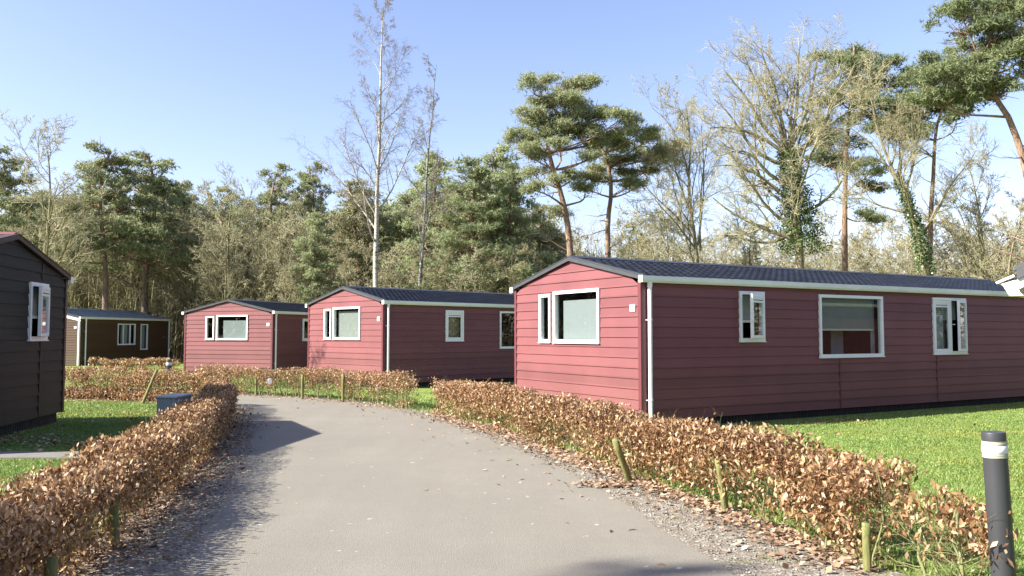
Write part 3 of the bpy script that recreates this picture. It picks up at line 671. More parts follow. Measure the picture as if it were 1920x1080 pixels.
def hedge(label,path,h,wd,dens,size,seed,low=.2,group='brown beech hedges',stems=3.2,zb=0.0,ragged=.07,skirt=0.0):
    rng=np.random.default_rng(seed); P=resample(path,.05); seg=np.linalg.norm(np.diff(P,axis=0),axis=1); Ltot=seg.sum()
    root=empty('beech_hedge',(P[0][0],P[0][1],0)); tag(root,label,'hedge',group); o0=np.array([P[0][0],P[0][1],0])
    T=np.gradient(P,axis=0); T/=np.linalg.norm(T,axis=1)[:,None]; Nn=np.stack([T[:,1],-T[:,0]],1)
    def at(s,lat):
        i=np.clip((s/Ltot*(len(P)-1)).astype(int),0,len(P)-1); return P[i]+Nn[i]*lat[:,None]
    def top(s): return h*(1+.05*np.sin(s*1.7+seed)+.04*np.sin(s*4.1+1)+.02*np.sin(s*11))
    # clumps
    nc=int(Ltot*dens/38)
    cs=rng.uniform(0,Ltot,nc); cz=rng.uniform(0,1,nc); cz=np.where(rng.random(nc)<.45,rng.uniform(.65,1,nc),cz)
    cz=np.where(rng.random(nc)<skirt,rng.uniform(0,.38,nc),cz)
    keep=rng.random(nc)<np.clip((cz-.0)/low if low>0 else 1,.18,1); cs=cs[keep];cz=cz[keep]
    cl=rng.uniform(-1,1,len(cs)); side=rng.random(len(cs))<.6; cl=np.where(side,np.sign(cl)*rng.uniform(.6,1,len(cs)),cl)
    n=38; S=np.repeat(cs,n)+rng.normal(0,.10,len(cs)*n); S=np.clip(S,-.08,Ltot+.08)
    lat=np.repeat(cl*wd/2*.92,n)+rng.normal(0,.055,len(cs)*n)
    Z=np.repeat(cz,n)*top(np.repeat(cs,n))*.97+rng.normal(0,.055,len(cs)*n); Z=np.clip(Z,.03,top(S)+rng.exponential(ragged*.35,len(S)))
    C=np.column_stack([at(np.clip(S,0,Ltot),lat),Z+zb]); 
    ext=np.where(S<0,S,np.where(S>Ltot,S-Ltot,0)); i=np.clip((S/Ltot*(len(P)-1)).astype(int),0,len(P)-1); C[:,:2]+=T[i]*ext[:,None]
    V,F=leaf_mesh(rng,C-o0,size,asp=.46,curl=.4,droop=1.1); np_mesh('foliage',V,[F],M['beech'],root)
    # stems, each one a part; fine twigs as one part
    ns=min(95,int(Ltot*stems)); ss=(np.arange(ns)+rng.uniform(.2,.8,ns))/ns*Ltot
    tw=[]
    for s in ss:
        b=at(np.array([s]),np.array([rng.normal(0,.05)]))[0]; K=7; r=rng.uniform(.008,.017)
        p=np.zeros((1,K,3)); p[0,:,2]=np.linspace(-.03,h*.93,K)+zb; p[0,:,:2]=b+np.cumsum(rng.normal(0,.018,(K,2)),0); p[0,:,:]-=o0
        V,F=tubes(p,np.linspace(r,r*.45,K)[None],6); np_mesh('stem',V,[F],M['stem'],root,smooth=True)
        c,cr=spawn(rng,p,np.linspace(r,r*.45,K)[None],14,.30,R(55),4,.18,.03,.6,.15,.82,0); tw.append(tubes(c,cr*.7,3))
        c2,cr2=spawn(rng,c,cr,3,.16,R(45),3,.2,.05,.6,.3,1,0); tw.append(tubes(c2,cr2*.7,3))
    V,F=merge(tw); np_mesh('twigs',V,F,M['stem'],root)
    return root
def spawn(rng,P,Rr,m,length,ang,K,noise,up,rr,t0,t1=1.0,fall=.5,angvar=.3,plen=None,taper=.35,rmin=0.0):
    Nn,Kp=P.shape[:2]
    t=((np.arange(m)[None,:]+rng.random((Nn,m)))/m)*(t1-t0)+t0; t=np.clip(t,0,.999)
    idx=t*(Kp-1); i=idx.astype(int); f=(idx-i)[...,None]; n=np.arange(Nn)[:,None]
    st=P[n,i]*(1-f)+P[n,i+1]*f; rad=Rr[n,i]*(1-f[...,0])+Rr[n,i+1]*f[...,0]
    tan=P[n,i+1]-P[n,i]; tan/=np.linalg.norm(tan,axis=-1,keepdims=True)+1e-9
    rv=rng.normal(size=tan.shape); rv-=tan*(rv*tan).sum(-1,keepdims=True); rv/=np.linalg.norm(rv,axis=-1,keepdims=True)+1e-9
    a=(ang*(1+rng.uniform(-angvar,angvar,t.shape)))[...,None]
    d=tan*np.cos(a)+rv*np.sin(a)
    L=length*(1-fall*(t-t0)/(t1-t0+1e-9))*rng.uniform(.65,1.3,t.shape)
    if plen is not None: L=L*plen[:,None]
    d=d.reshape(-1,3); L=L.reshape(-1); st=st.reshape(-1,3); r0=np.maximum(rad.reshape(-1)*rr,rmin)
    Q=[st]; p=st
    for k in range(K-1):
        d=d+rng.normal(0,noise,d.shape); d[:,2]+=up; d/=np.linalg.norm(d,axis=1)[:,None]
        p=p+d*(L/(K-1))[:,None]; Q.append(p)
    return np.stack(Q,1), r0[:,None]*np.linspace(1,taper,K)[None,:]
hedge('long brown beech hedge between the road and the large red cabin on the right',HEDGE_R,.72,.46,5000,.052,11,low=.46,ragged=.06)
hedge('tall bending brown beech hedge bordering the left side of the road',HEDGE_L,.67,.42,7000,.050,12,low=.36,ragged=.05,zb=.0)
hedge('see-through brown hedge on bare stems beyond the bend, in front of the middle cabins',[(-8.7,23.6),(-7.2,22.65),(-5.9,21.9),(-4.3,20.8),(-3.0,19.4),(-2.2,18.15)],.74,.36,2500,.052,13,low=.62,stems=8)
hedge('brown hedge running left behind the utility box',[(-6.7,18.75),(-8,19.3),(-9.5,19.85),(-11.3,20.2),(-14,20.6)],.82,.5,6500,.055,14,low=.01,skirt=.42)
hedge('short low hedge in front of the brown cabin at the far left',[(-17.6,35.2),(-15.5,34.6),(-13.8,34.1)],.60,.6,1200,.09,15,low=.3,stems=4)
hedge('thin ragged clump of beech twigs beside the near bollard',[(2.74,5.62),(2.78,5.3),(2.76,4.98)],.60,.34,1700,.058,16,low=.35,stems=9,ragged=.15)

# ---------------------------------------------------------------- grass blades, fallen leaves, pebbles
def inside(poly,x,y):
    c=np.zeros(len(x),bool); n=len(poly)
    for i in range(n):
        x1,y1=poly[i]; x2,y2=poly[(i+1)%n]
        k=((y1>y)!=(y2>y))&(x<(x2-x1)*(y-y1)/(y2-y1+1e-12)+x1); c^=k
    return c
def scatter(rng,poly,n,nearbias=True):
    xs=[p[0] for p in poly]; ys=[p[1] for p in poly]
    x=rng.uniform(min(xs),max(xs),n*2); y=rng.uniform(min(ys),max(ys),n*2)
    if nearbias: k=rng.random(len(x))<np.clip((7/np.maximum(y,1))**1.3,0,1); x=x[k];y=y[k]
    k=inside(poly,x,y); k&=(np.abs(x)<.66*y+1.0); return x[k],y[k]
rng=np.random.default_rng(5)
def blades(rng,x,y,z0,h=.045,w=.006):
    n=len(x); hh=h*rng.uniform(.4,1.4,n)*(1+.3*np.sin(x*1.7)*np.sin(y*2.3)); ww=w*(1+y/9)
    a=rng.uniform(0,2*np.pi,n); dx,dy=np.cos(a),np.sin(a); l=rng.uniform(.1,.8,n); b=rng.uniform(0,2*np.pi,n)
    b0=np.stack([x-dx*ww,y-dy*ww,np.full(n,z0)],1); b1=np.stack([x+dx*ww,y+dy*ww,np.full(n,z0)],1)
    t=np.stack([x+np.cos(b)*hh*l,y+np.sin(b)*hh*l,z0+hh],1)
    V=np.stack([b0,b1,t],1).reshape(-1,3); return V,np.arange(n*3).reshape(-1,3)
RL=[(3.3,3.2),(2.9,5.5),(2.35,8),(1.5,10.4),(.5,13.6),(-.3,15.2),(2.2,14.25),(14.6,21.4),(20,18),(12,6)]
MID=[(-1.9,17.3),(-1.2,17.1),(2.0,14.6),(-.1,18.3),(-3.8,24.9),(-9.6,33.6),(-16,33),(-12,24.5),(-9,24),(-6,22.4),(-3.6,20.6)]
parts=[]
x,y=scatter(rng,RL,620000); parts.append(blades(rng,x,y,.0,.024,.0045))
x,y=scatter(rng,[(-3.2,3),(-3.7,7),(-4.8,12),(-6.3,17),(-7,18.1),(-11,19.3),(-20,19.3),(-20,3)],420000)
k=~((y>10.25)&(y<10.9)); parts.append(blades(rng,x[k],y[k],LZ,.026,.0045))
x,y=scatter(rng,MID,60000); parts.append(blades(rng,x,y,.0,.06,.007))
# ragged tufts along the verges
for path,off,zz in ((HEDGE_R,.12,0),(HEDGE_R,.3,0),(HEDGE_L,-.28,.05)):
    P=resample(path,.02); n=26000; i=rng.integers(0,len(P)-1,n); m_=(np.sin(i*.011)+np.sin(i*.037+1)+rng.normal(0,.5,n))>.4
    p=P[i][m_]+rng.normal(0,.09,(m_.sum(),2)); parts.append(blades(rng,p[:,0]+off,p[:,1],zz,.05))
V,F=merge(parts); tag(np_mesh('grass',V,F,M['grass']),'short bright green lawn grass around the cabins','grass',kind='stuff')
# leaves lying about
pts=[]
def along(path,n,off,sd,z):
    P=resample(path,.03); i=rng.integers(0,len(P)-1,n); p=P[i]+rng.normal(0,sd,(n,2)); p[:,0]+=off; pts.append(np.column_stack([p,np.full(n,z)+rng.uniform(0,.02,n)]))
along(HEDGE_R,4200,-.18,.13,.02); along(HEDGE_R,800,-.38,.2,.018); along(HEDGE_L,3200,.18,.13,.02); along(HEDGE_L,1000,.42,.2,.018)
along([(-2.4,18.3),(-4.5,20.9),(-8.7,23.6)],700,-.05,.25,.02); along([(-6.9,18.3),(-8,18.75),(-9.5,19.25),(-11.5,19.6),(-14,20)],2600,0,.14,LZ-.02)
along([(3,16),(6,17.6),(10,19.8)],90,.1,.35,.03)
for cx,cy,s,n in ((1.02,9.1,.16,260),(-4.6,8.9,.3,60),(-5.6,11.5,.6,330),(-7.3,11.9,.8,420),(-9,12.0,.9,300),(4.4,14.7,.25,60),(5.6,15.3,.2,40),(6.5,15.9,.3,40),(7.5,14,1.5,40),(-4.2,7.6,.4,60),(-7.5,15.2,1.3,160),(6,9,2.2,45)):
    z=LZ+.03 if cx<-3.3 else .03; pts.append(np.column_stack([rng.normal(cx,s,n),rng.normal(cy,s*.5,n),np.full(n,z)]))
n=70; yy=rng.uniform(5,21,n); pts.append(np.column_stack([np.interp(yy,[5,10,16,21],[1.45,.4,-1.9,-5])-rng.exponential(.35,n),yy,np.full(n,.018)]))
C=np.concatenate(pts); V,F=leaf_mesh(rng,C,.062,flat=.25,curl=.3,asp=.7); tag(np_mesh('fallen_leaves',V,[F],M['litter']),'dry brown leaves lying along the hedges and on the grass','fallen leaves',kind='stuff')
# pebbles
Pp=[]
for a,b,n in ((ROAD_R,HEDGE_R,2600),(ROAD_L,HEDGE_L,1800)):
    A=resample(a,.05); A=A[(A[:,1]>4)&(A[:,1]<18)]; i=rng.integers(0,len(A),n); t=rng.uniform(.03,.65,n)*(1 if a is ROAD_R else -1); Pp.append(np.column_stack([A[i,0]+t,A[i,1],np.full(n,.012)]))
Pp=np.concatenate(Pp); n=len(Pp); s=rng.uniform(.004,.014,n)
octv=np.array([(1,0,0),(0,1,0),(-1,0,0),(0,-1,0),(0,0,.7),(0,0,-.7)]); V=(Pp[:,None,:]+octv[None]*s[:,None,None]*rng.uniform(.7,1.3,(n,6,1))).reshape(-1,3)
octf=np.array([(0,1,4),(1,2,4),(2,3,4),(3,0,4),(1,0,5),(2,1,5),(3,2,5),(0,3,5)]); F=(octf[None]+(np.arange(n)*6)[:,None,None]).reshape(-1,3)
M['pebble']=leafmat('pebble',[(0,(.10,.09,.075)),(.6,(.20,.19,.16)),(1,(.38,.36,.32))],.8,0)
tag(np_mesh('pebbles',V,[F],M['pebble']),'small grey stones on the gravel verges beside the road','pebbles',kind='stuff')

# ---------------------------------------------------------------- trees
def rs(a,K):
    a=np.array(a,float); s=np.concatenate([[0],np.cumsum(np.linalg.norm(np.diff(a,axis=0),axis=1))]); t=np.linspace(0,s[-1],K)
    return np.stack([np.interp(t,s,a[:,k]) for k in range(3)],1)
def smooth_path(a,K,rng=None,n=0):
    p=rs(a,K)
    for _ in range(2): p[1:-1]=(p[:-2]+2*p[1:-1]+p[2:])/4
    if rng is not None: p[1:]+=np.cumsum(rng.normal(0,n,(K-1,3)),0)*np.array([1,1,.2])
    return p
def bare(name,seed,trunk,r0,L1,m=(12,6,5,5),ang=(50,42,40,45),up=(.10,.05,.03,.0),noise=(.16,.2,.22,.25),ratio=(.5,.42,.5),t0=.3,fall=.45,mt='oak',mw='twig',tr=(.55,.55,.6,.6),rmin=.0065,trunk_lv=2,t_end=1.0,extra_limbs=None,parent_loc=(0,0,0),split_limbs=False):
    rng=np.random.default_rng(seed); root=empty(name,parent_loc)
    K=14; P=smooth_path(trunk,K,rng,.03)[None]; Rr=(r0*np.linspace(1,.14,K)**1.1)[None]; Rr[0,0]*=1.25
    lv=[(P,Rr)]
    c=spawn(rng,P,Rr,m[0],L1,R(ang[0]),8,noise[0],up[0],tr[0],t0,t_end,fall,rmin=.012)
    if extra_limbs:
        ex=np.stack([smooth_path(e,8,rng,.03) for e in extra_limbs]); er=np.stack([np.linspace(r0*.36,r0*.08,8)]*len(ex)); c=(np.concatenate([c[0],ex]),np.concatenate([c[1],er]))
    lv.append(c)
    Lc=L1
    for k in range(1,len(m)):
        pl=np.linalg.norm(np.diff(lv[-1][0],axis=1),axis=2).sum(1); Lr=ratio[min(k-1,2)]
        K_={1:6,2:4,3:3,4:3}[k]
        lv.append(spawn(rng,lv[-1][0],lv[-1][1],m[k],Lr,R(ang[min(k,3)]),K_,noise[min(k,3)],up[min(k,3)],tr[min(k,3)],.2,1.0,.35,plen=pl,rmin=rmin*(1.0 if k>=3 else 1.3)))
    sides=[10,7,5,3,3,3]
    V,F=merge([tubes(*lv[k],sides[k]) for k in range(0,trunk_lv)]); np_mesh('trunk',V,F,M[mt],root,smooth=True)
    V,F=merge([tubes(*lv[k],sides[k]) for k in range(trunk_lv,len(lv))]); np_mesh('crown',V,F,M[mw],root)
    return root,lv
def tufts(rng,C,n=6,l=.17,w=.045,upb=.5):
    N_=len(C); C=np.repeat(C,n,axis=0); d=rng.normal(size=(N_*n,3)); d[:,2]+=upb; d/=np.linalg.norm(d,axis=1)[:,None]
    u=rng.normal(size=d.shape); s=np.cross(d,u); s/=np.linalg.norm(s,axis=1)[:,None]+1e-9
    L=(l*rng.uniform(.6,1.3,len(d)))[:,None]
    V=np.stack([C-s*w/2,C+s*w/2,C+d*L+s*w*.25],1).reshape(-1,3); return V,np.arange(len(V)).reshape(-1,3)
def pine(name,seed,trunk,r0,pads,dens=150,mat='needles',loc=(0,0,0),tuft=(.18,.036),deadn=6,limb_r=.3,attach=None):
    """pads: (x,y,z,rx,rz)"""
    rng=np.random.default_rng(seed); root=empty(name,loc); K=16
    P=smooth_path(trunk,K,rng,.025)[None]; Rr=(r0*np.linspace(1,.3,K))[None]; Rr[0,0]*=1.2
    tub=[tubes(P,Rr,10)]; Cs=[]; sm=[]
    for pd in pads:
        x,y,z,rx,rz=pd[:5]; c=np.array([x,y,z])
        # attach: trunk point below pad
        dist=np.hypot(P[0,:,0]-x,P[0,:,1]-y); tgt=z-.25-.35*np.min(dist); i=int(np.argmin(np.abs(P[0,:,2]-tgt)+ .0*dist)); i=max(i,2); a=P[0,i]
        mid=(a+c)/2+np.array([rng.normal(0,.2),rng.normal(0,.2),-.12*np.linalg.norm(c-a)*.5+rng.normal(0,.12)])
        q=smooth_path([a,mid,c],8,rng,.03)[None]; ln=np.linalg.norm(c-a); rr=np.linspace(min(Rr[0,i]*.5,.025+.02*ln),.018,8)[None]
        tub.append(tubes(q,rr,6))
        nb=int(8+rx*5); b,br=spawn(rng,q,rr*0+.02,nb,rx*1.0,R(60),5,.2,.1,.8,.45,1.0,.1); sm.append(tubes(b,br,4))
        nn=int(dens*rx*rx*3.1)
        # sub-clumps in the pad so that gaps stay open
        nk=max(5,int(rx*rx*9)); ka=rng.uniform(0,2*np.pi,nk); kr=np.sqrt(rng.random(nk))*rx; kc=np.stack([x+np.cos(ka)*kr,y+np.sin(ka)*kr,z+rng.normal(0,rz*.45,nk)+rz*.5*(1-(kr/rx)**2)],1)
        j=rng.integers(0,nk,nn); g=rng.normal(size=(nn,3))*np.array([.24,.24,.12])*(.6+rx*.28); Cs.append(kc[j]+g)
    for _ in range(deadn):
        pass
    if deadn:
        d,dr=spawn(rng,P,Rr,deadn,1.5,R(75),5,.2,.02,.25,.3,.75,.2); tub.append(tubes(d,dr,4)); d2,dr2=spawn(rng,d,dr,4,.6,R(50),3,.25,.0,.5,.3,1,.2,rmin=.008); sm.append(tubes(d2,dr2,3))
    V,F=merge(tub+sm); np_mesh('trunk',V,F,M['pine'],root,smooth=True)
    V,F=tufts(rng,np.concatenate(Cs),6,*tuft); np_mesh('crown',V,[F],M[mat],root)
    return root
def ivy(root,seed,path,r,n,size=.12):
    rng=np.random.default_rng(seed); P=smooth_path(path,40); i=rng.integers(0,40,n); rad=np.interp(i,[0,39],[r[0],r[1]])*rng.uniform(.55,1.15,n)*(1+.3*np.sin(i*.9)); a=rng.uniform(0,2*np.pi,n)
    C=P[i]+np.stack([np.cos(a)*rad,np.sin(a)*rad,rng.normal(0,.15,n)],1); V,F=leaf_mesh(rng,C,size,asp=.9,curl=.2); return np_mesh('ivy',V,[F],M['ivy'],root)
def loc_at(px,d): return ((px-960)/1560*d,d,0)
def zz(py,d): return H+(626-py)/1560*d*1.003
def hero_pads(pts,px0,d,seed,rzf=.4,grow=1.15):
    """pads given by where they stand seen from the road: (x,y px, radius px) with their own depth offset"""
    rng=np.random.default_rng(seed); s=d/1560; out=[]
    for p in pts: k=grow; out.append(((p[0]-px0)*s,(p[3] if len(p)>3 else rng.uniform(-1.3,1.3)),zz(p[1],d),p[2]*s*k,p[2]*s*rzf*k))
    return out
def tp(pts,px0,d): return [((x-px0)*d/1560,0,zz(y,d)) if y is not None else (0,0,-.2) for x,y in pts]

# big pine right of centre
d=38; px0=1076
t=pine('pine_tree',31,[(0,0,-.2)]+tp([(1076,480),(1068,400),(1056,350),(1040,310),(1030,280),(1030,230),(1022,180)],px0,d),.22,
  hero_pads([(1000,165,20),(1018,150,20),(1035,172,26),(1062,158,18),(1085,165,26),(1108,158,18),(1010,195,26),(1055,195,28),(1080,188,20),(985,218,22),(1015,228,28),(1050,222,28),(1088,215,26),(1120,205,22),(975,248,26),(1005,258,26),(1040,250,30),(1075,245,28),(1110,238,28),(1145,215,24),(1165,232,26),(1195,228,20),(1205,250,22),(1140,255,26),(1175,262,24),(1110,268,22),(978,280,22),(1012,285,20),(1050,282,20),(1000,320,22),(1035,340,18),(1100,300,18),(1075,325,16),(1100,345,18),(1000,360,20),(1050,395,18)],px0,d,3,.30,1.22),300,'needles',loc_at(px0,d),tuft=(.17,.028))
tag(t,'tall spreading pine with a leaning trunk above the gable peak of the large cabin','tree')
d=40; px0=1137
t=pine('pine_tree',32,[(0,0,-.2)]+tp([(1137,480),(1138,400),(1143,340),(1143,300),(1130,275),(1112,262)],px0,d),.21,
  hero_pads([(1130,268,20),(1155,262,24),(1185,258,26),(1215,268,22),(1240,275,24),(1268,272,18),(1200,285,26),(1235,296,24),(1175,292,22),(1150,300,20),(1120,310,22),(1105,335,20),(1130,335,18),(1190,318,20),(1220,312,20),(1180,345,18),(1205,340,16),(1255,290,20),(1095,360,14)],px0,d,4,.30,1.22),280,'needles',loc_at(px0,d),deadn=9,tuft=(.17,.028))
tag(t,'forked dark-trunked pine with a long limb reaching right above the large cabin','tree')
# straight pine right of the ivy oak
d=41; px0=1583
t=pine('pine_tree',33,[(0,0,-.2)]+tp([(1583,480),(1583,400),(1583,330),(1588,260),(1598,190),(1600,110),(1605,80)],px0,d),.19,
  hero_pads([(1575,95,26),(1610,85,28),(1640,110,34),(1670,120,26),(1590,135,38),(1630,160,38),(1665,165,24),(1570,190,40),(1610,215,34),(1560,240,34),(1590,265,30),(1625,330,36),(1640,350,26),(1610,300,26),(1555,290,30),(1545,230,26),(1615,415,26)],px0,d,5,.42,1.22),170,'needles_deep',loc_at(px0,d))
tag(t,'tall straight reddish pine just right of the ivy covered oak','tree')
d=39; px0=1745
t=pine('pine_tree',34,[(0,0,-.2)]+tp([(1745,480),(1752,380),(1757,290),(1762,230),(1780,200)],px0,d),.18,
  hero_pads([(1730,150,42),(1770,145,44),(1800,160,44),(1710,190,42),(1750,190,44),(1795,200,36),(1690,225,36),(1660,245,32),(1720,230,36),(1690,260,30),(1780,235,26),(1640,215,26),(1755,115,26),(1830,170,36)],px0,d,6,.4,1.22),170,'needles_deep',loc_at(px0,d))
tag(t,'pine with a bare straight trunk and wide dark crown behind the leaning ivy trunk','tree')
d=31; px0=1935
t=pine('pine_tree',35,[(0,0,-.2)]+tp([(1945,480),(1935,330),(1920,250),(1895,205),(1866,172),(1850,105)],px0,d),.24,
  hero_pads([(1810,15,40),(1850,10,46),(1900,30,50),(1880,70,50),(1840,120,48),(1880,130,50),(1790,140,46),(1830,170,44),(1915,110,50),(1900,165,40),(1960,80,60),(1930,10,50),(1970,-20,60),(1860,60,34),(1775,170,34)],px0,d,8,.36,1.22),170,'needles_deep',loc_at(px0,d))
tag(t,'large dark pine reaching into the top right corner','tree')
# ivy oak
d=36; px0=1500
t,lv=bare('oak_tree',41,[(0,0,-.2)]+tp([(1502,470),(1495,380),(1482,310),(1478,270),(1490,200),(1500,140)],px0,d),.27,4.3,m=(14,9,8,9),t0=.42,fall=.5,ang=(45,42,42,45),up=(.10,.06,.03,.0),
  extra_limbs=[tp(q,px0,d) for q in ([(1480,280),(1440,240),(1410,180),(1370,130)],[(1482,290),(1425,250),(1370,235),(1330,240)],[(1490,380),(1420,320),(1370,300),(1340,310)],[(1495,450),(1440,430),(1390,410),(1340,370)],[(1480,270),(1470,190),(1450,110),(1440,80)],[(1485,280),(1520,200),(1540,140),(1545,90)],[(1490,300),(1550,230),(1590,210),(1620,190)],[(1500,400),(1550,380),(1590,330),(1600,300)],[(1498,430),(1450,460),(1400,450),(1360,440)],[(1484,280),(1455,200),(1415,130),(1400,90)],[(1488,270),(1505,180),(1500,110),(1510,70)],[(1488,290),(1545,250),(1575,180),(1590,120)],[(1484,310),(1420,290),(1385,210),(1345,180)],[(1490,350),(1440,330),(1400,270),(1350,290)])],parent_loc=loc_at(px0,d),noise=(.17,.2,.22,.25))
ivy(t,1,tp([(1510,470),(1500,400),(1490,340),(1482,280)],px0,d),(.85,.34),9500,.09)
tag(t,'big bare oak with thick ivy climbing its trunk behind the large cabin roof','tree')
d=38; px0=1310
t,lv=bare('bare_tree',42,[(0,0,-.2)]+tp([(1310,480),(1300,420),(1290,360),(1300,280),(1290,200)],px0,d),.15,3.2,m=(12,8,8,10),t0=.3,ang=(38,38,42,45),
  extra_limbs=[tp(q,px0,d) for q in ([(1305,450),(1270,400),(1225,365),(1205,340)],[(1310,460),(1325,380),(1325,300),(1320,230)],[(1296,400),(1275,330),(1262,270),(1275,250)],[(1300,400),(1290,290),(1265,220),(1230,200)],[(1315,470),(1318,330),(1340,230),(1350,190)])],parent_loc=loc_at(px0,d),mt='oak',mw='twig')
tag(t,'bare multi-stemmed tree between the forked pine and the ivy oak','tree')
d=34; px0=1738
t,lv=bare('bare_tree',43,[(0,0,-.2)]+tp([(1738,500),(1720,420),(1700,355),(1670,290),(1650,230),(1635,150)],px0,d),.16,2.8,m=(12,8,8,10),t0=.45,ang=(42,40,42,45),
  extra_limbs=[tp(q,px0,d) for q in ([(1700,355),(1660,300),(1630,260),(1600,240)],[(1736,440),(1770,370),(1810,320),(1840,280)],[(1705,360),(1720,320),(1730,260),(1745,200)],[(1690,330),(1700,280),(1690,220)])],parent_loc=loc_at(px0,d))
ivy(t,2,tp([(1738,505),(1725,430),(1703,365),(1690,335)],px0,d),(.32,.18),4200,.08)
tag(t,'slanting bare tree with a thin ivy sleeve, right of the straight reddish pine','tree')
# birches
def birch(seed,d,px0,top,label,mt,lean,r0,limbs,L1):
    ztop=zz(top,d); t,lv=bare('birch_tree',seed,[(0,0,-.2),(lean*.1,0,ztop*.3),(lean*.5,0,ztop*.65),(lean,0,ztop)],r0,L1,m=(limbs,10,9,7),ang=(34,35,45,60),up=(.05,-.01,-.12,-.28),noise=(.09,.13,.18,.2),ratio=(.38,.42,.55),t0=.33,fall=.72,tr=(.42,.5,.6,.6),mt=mt,mw='birchtwig',rmin=.0035,parent_loc=loc_at(px0,d))
    tag(t,label,'tree'); return t
birch(51,40,703,2,'tall bare white birch with drooping twigs, the highest tree left of centre','birch',.35,.17,22,4.6)
birch(52,43,784,118,'slimmer grey birch just right of the tall white birch','birchdark',.9,.13,16,2.9)

# generic kinds, copied
def copy_tree(o,loc,rz,sc,label,cat,group):
    c=o.copy(); col.objects.link(c); c.location=loc; c.rotation_euler=(0,0,rz); c.scale=(sc[0],sc[0],sc[1])
    tag(c,label,cat,group)
    for ch in children[o.name]:
        k=ch.copy(); col.objects.link(k); k.parent=c
    return c
children={}
def generic_pine(seed,h,spread,r0,mat,low=.45,npad=22,dens=85):
    rng=np.random.default_rng(seed); pads=[]
    for k in range(npad):
        t=(k+rng.random())/npad; z=h*(low+(1-low)*t); rr=spread*(1.15-t*.9)*rng.uniform(.3,1); a=k*2.4+rng.uniform(-.5,.5)
        pr=rng.uniform(.75,1.15)*(1.15-.4*t); pads.append((math.cos(a)*rr,math.sin(a)*rr,z-.3,pr,pr*.45))
    t=pine('pine_tree',seed,[(0,0,-.2),(rng.normal(0,.2),rng.normal(0,.2),h*.4),(rng.normal(0,.4),rng.normal(0,.4),h*.8),(rng.normal(0,.3),0,h*.97)],r0,pads,dens,mat,tuft=(.2,.055))
    children[t.name]=list(t.children); return t
def generic_bare(seed,h,r0,L1,mw,mt='oak',t0=.3,m=(14,8,7,6)):
    rng=np.random.default_rng(seed)
    t,_=bare('bare_tree',seed,[(0,0,-.2),(rng.normal(0,.3),rng.normal(0,.3),h*.35),(rng.normal(0,.5),rng.normal(0,.5),h*.7),(rng.normal(0,.5),rng.normal(0,.5),h*.95)],r0,L1,m=m,mw=mw,mt=mt,t0=t0,ang=(52,42,42,45),rmin=.010)
    children[t.name]=list(t.children); return t
GP=[generic_pine(61,13,2.6,.20,'needles_dark'),generic_pine(62,12.5,2.3,.18,'needles_dark',.5),generic_pine(63,12,2.6,.2,'needles_olive',.12,34),generic_pine(64,12.5,2.7,.2,'needles_light',.2,36)]
GB=[generic_bare(71,12,.20,4.0,'twig'),generic_bare(72,11,.17,3.8,'twigdark'),generic_bare(73,9,.11,2.6,'twigdark',t0=.2),generic_bare(74,8,.07,2.2,'twig',t0=.15)]
used=set()
def place(src,px,d,top,label,cat='tree',group=None,rz=None,wide=1.0,h0=None):
    hh={id(GP[0]):13.2,id(GP[1]):12.7,id(GP[2]):12.2,id(GP[3]):12.7,id(GB[0]):13.0,id(GB[1]):12.2,id(GB[2]):9.6,id(GB[3]):8.6}[id(src)]
    s=zz(top,d)/hh; rz=rg.uniform(0,6.28) if rz is None else rz
    loc=loc_at(px,d)
    if id(src) not in used:
        used.add(id(src)); src.location=loc; src.rotation_euler=(0,0,rz); src.scale=(s*wide,s*wide,s); tag(src,label,cat,group); return src
    return copy_tree(src,loc,rz,(s*wide,s),label,cat,group)
# singled-out ones along the skyline, left to right
place(GB[0],88,44,222,'broad bare tree rising above the roof of the charcoal cabin',wide=1.1)
place(GP[0],-8,47,265,'dark pine cut by the left edge of the picture',wide=1.0)
place(GP[1],190,50,262,'dark green pine just right of the bare tree above the charcoal cabin',wide=1.15)
place(GP[0],272,52,272,'dark green pine with the highest crown above the brown cabin',wide=1.15)
place(GP[1],330,56,330,'smaller dark pine at the right end of the left pine group',wide=.9)
place(GB[0],425,48,335,'wide pale bare tree above the gable of the farthest red cabin',wide=1.05)
place(GB[1],375,52,350,'bare tree between the left pine group and the wide pale bare tree',wide=.9)
place(GP[0],517,58,300,'dark pine, left of the two matching tops above the farthest red cabin roof',wide=.85)
place(GP[1],580,60,298,'dark pine, right of the two matching tops above the farthest red cabin roof',wide=.8)
place(GP[3],590,46,395,'bushy light green pine behind the ridge of the farthest red cabin',wide=.95)
place(GP[2],672,52,330,'round topped olive green pine behind the tall birch',wide=1.35)
place(GP[3],815,50,275,'pale green pine directly right of the grey birch',wide=1.0)
place(GP[3],765,54,345,'low pale green pine between the two birches',wide=1.1)
place(GP[3],895,44,290,'broad pale green pine left of the big leaning pine',wide=1.25)
place(GP[2],860,47,330,'olive pine in front of the broad pale green pines right of the birches',wide=1.1)
place(GP[3],960,45,300,'pale green pine touching the left side of the big leaning pine crown',wide=1.0)
place(GP[3],930,50,265,'tallest pale green pine left of the big leaning pine',wide=.95)
place(GP[0],1192,62,415,'small far pine visible low between the forked pine and the bare multi-stemmed tree',wide=.9)
place(GB[2],545,44,470,'thin bare tree above the right part of the farthest red cabin roof')
place(GB[1],1860,36,250,'bare tree leaning near the right edge above the cabin roof end',wide=.9)
place(GB[2],1905,33,330,'thin bare tree at the right edge behind the white shed corner')
place(GB[2],1815,41,330,'thin bare tree right of the wide dark pine trunk')
place(GB[3],1420,42,330,'slim bare tree behind the left branches of the ivy oak')
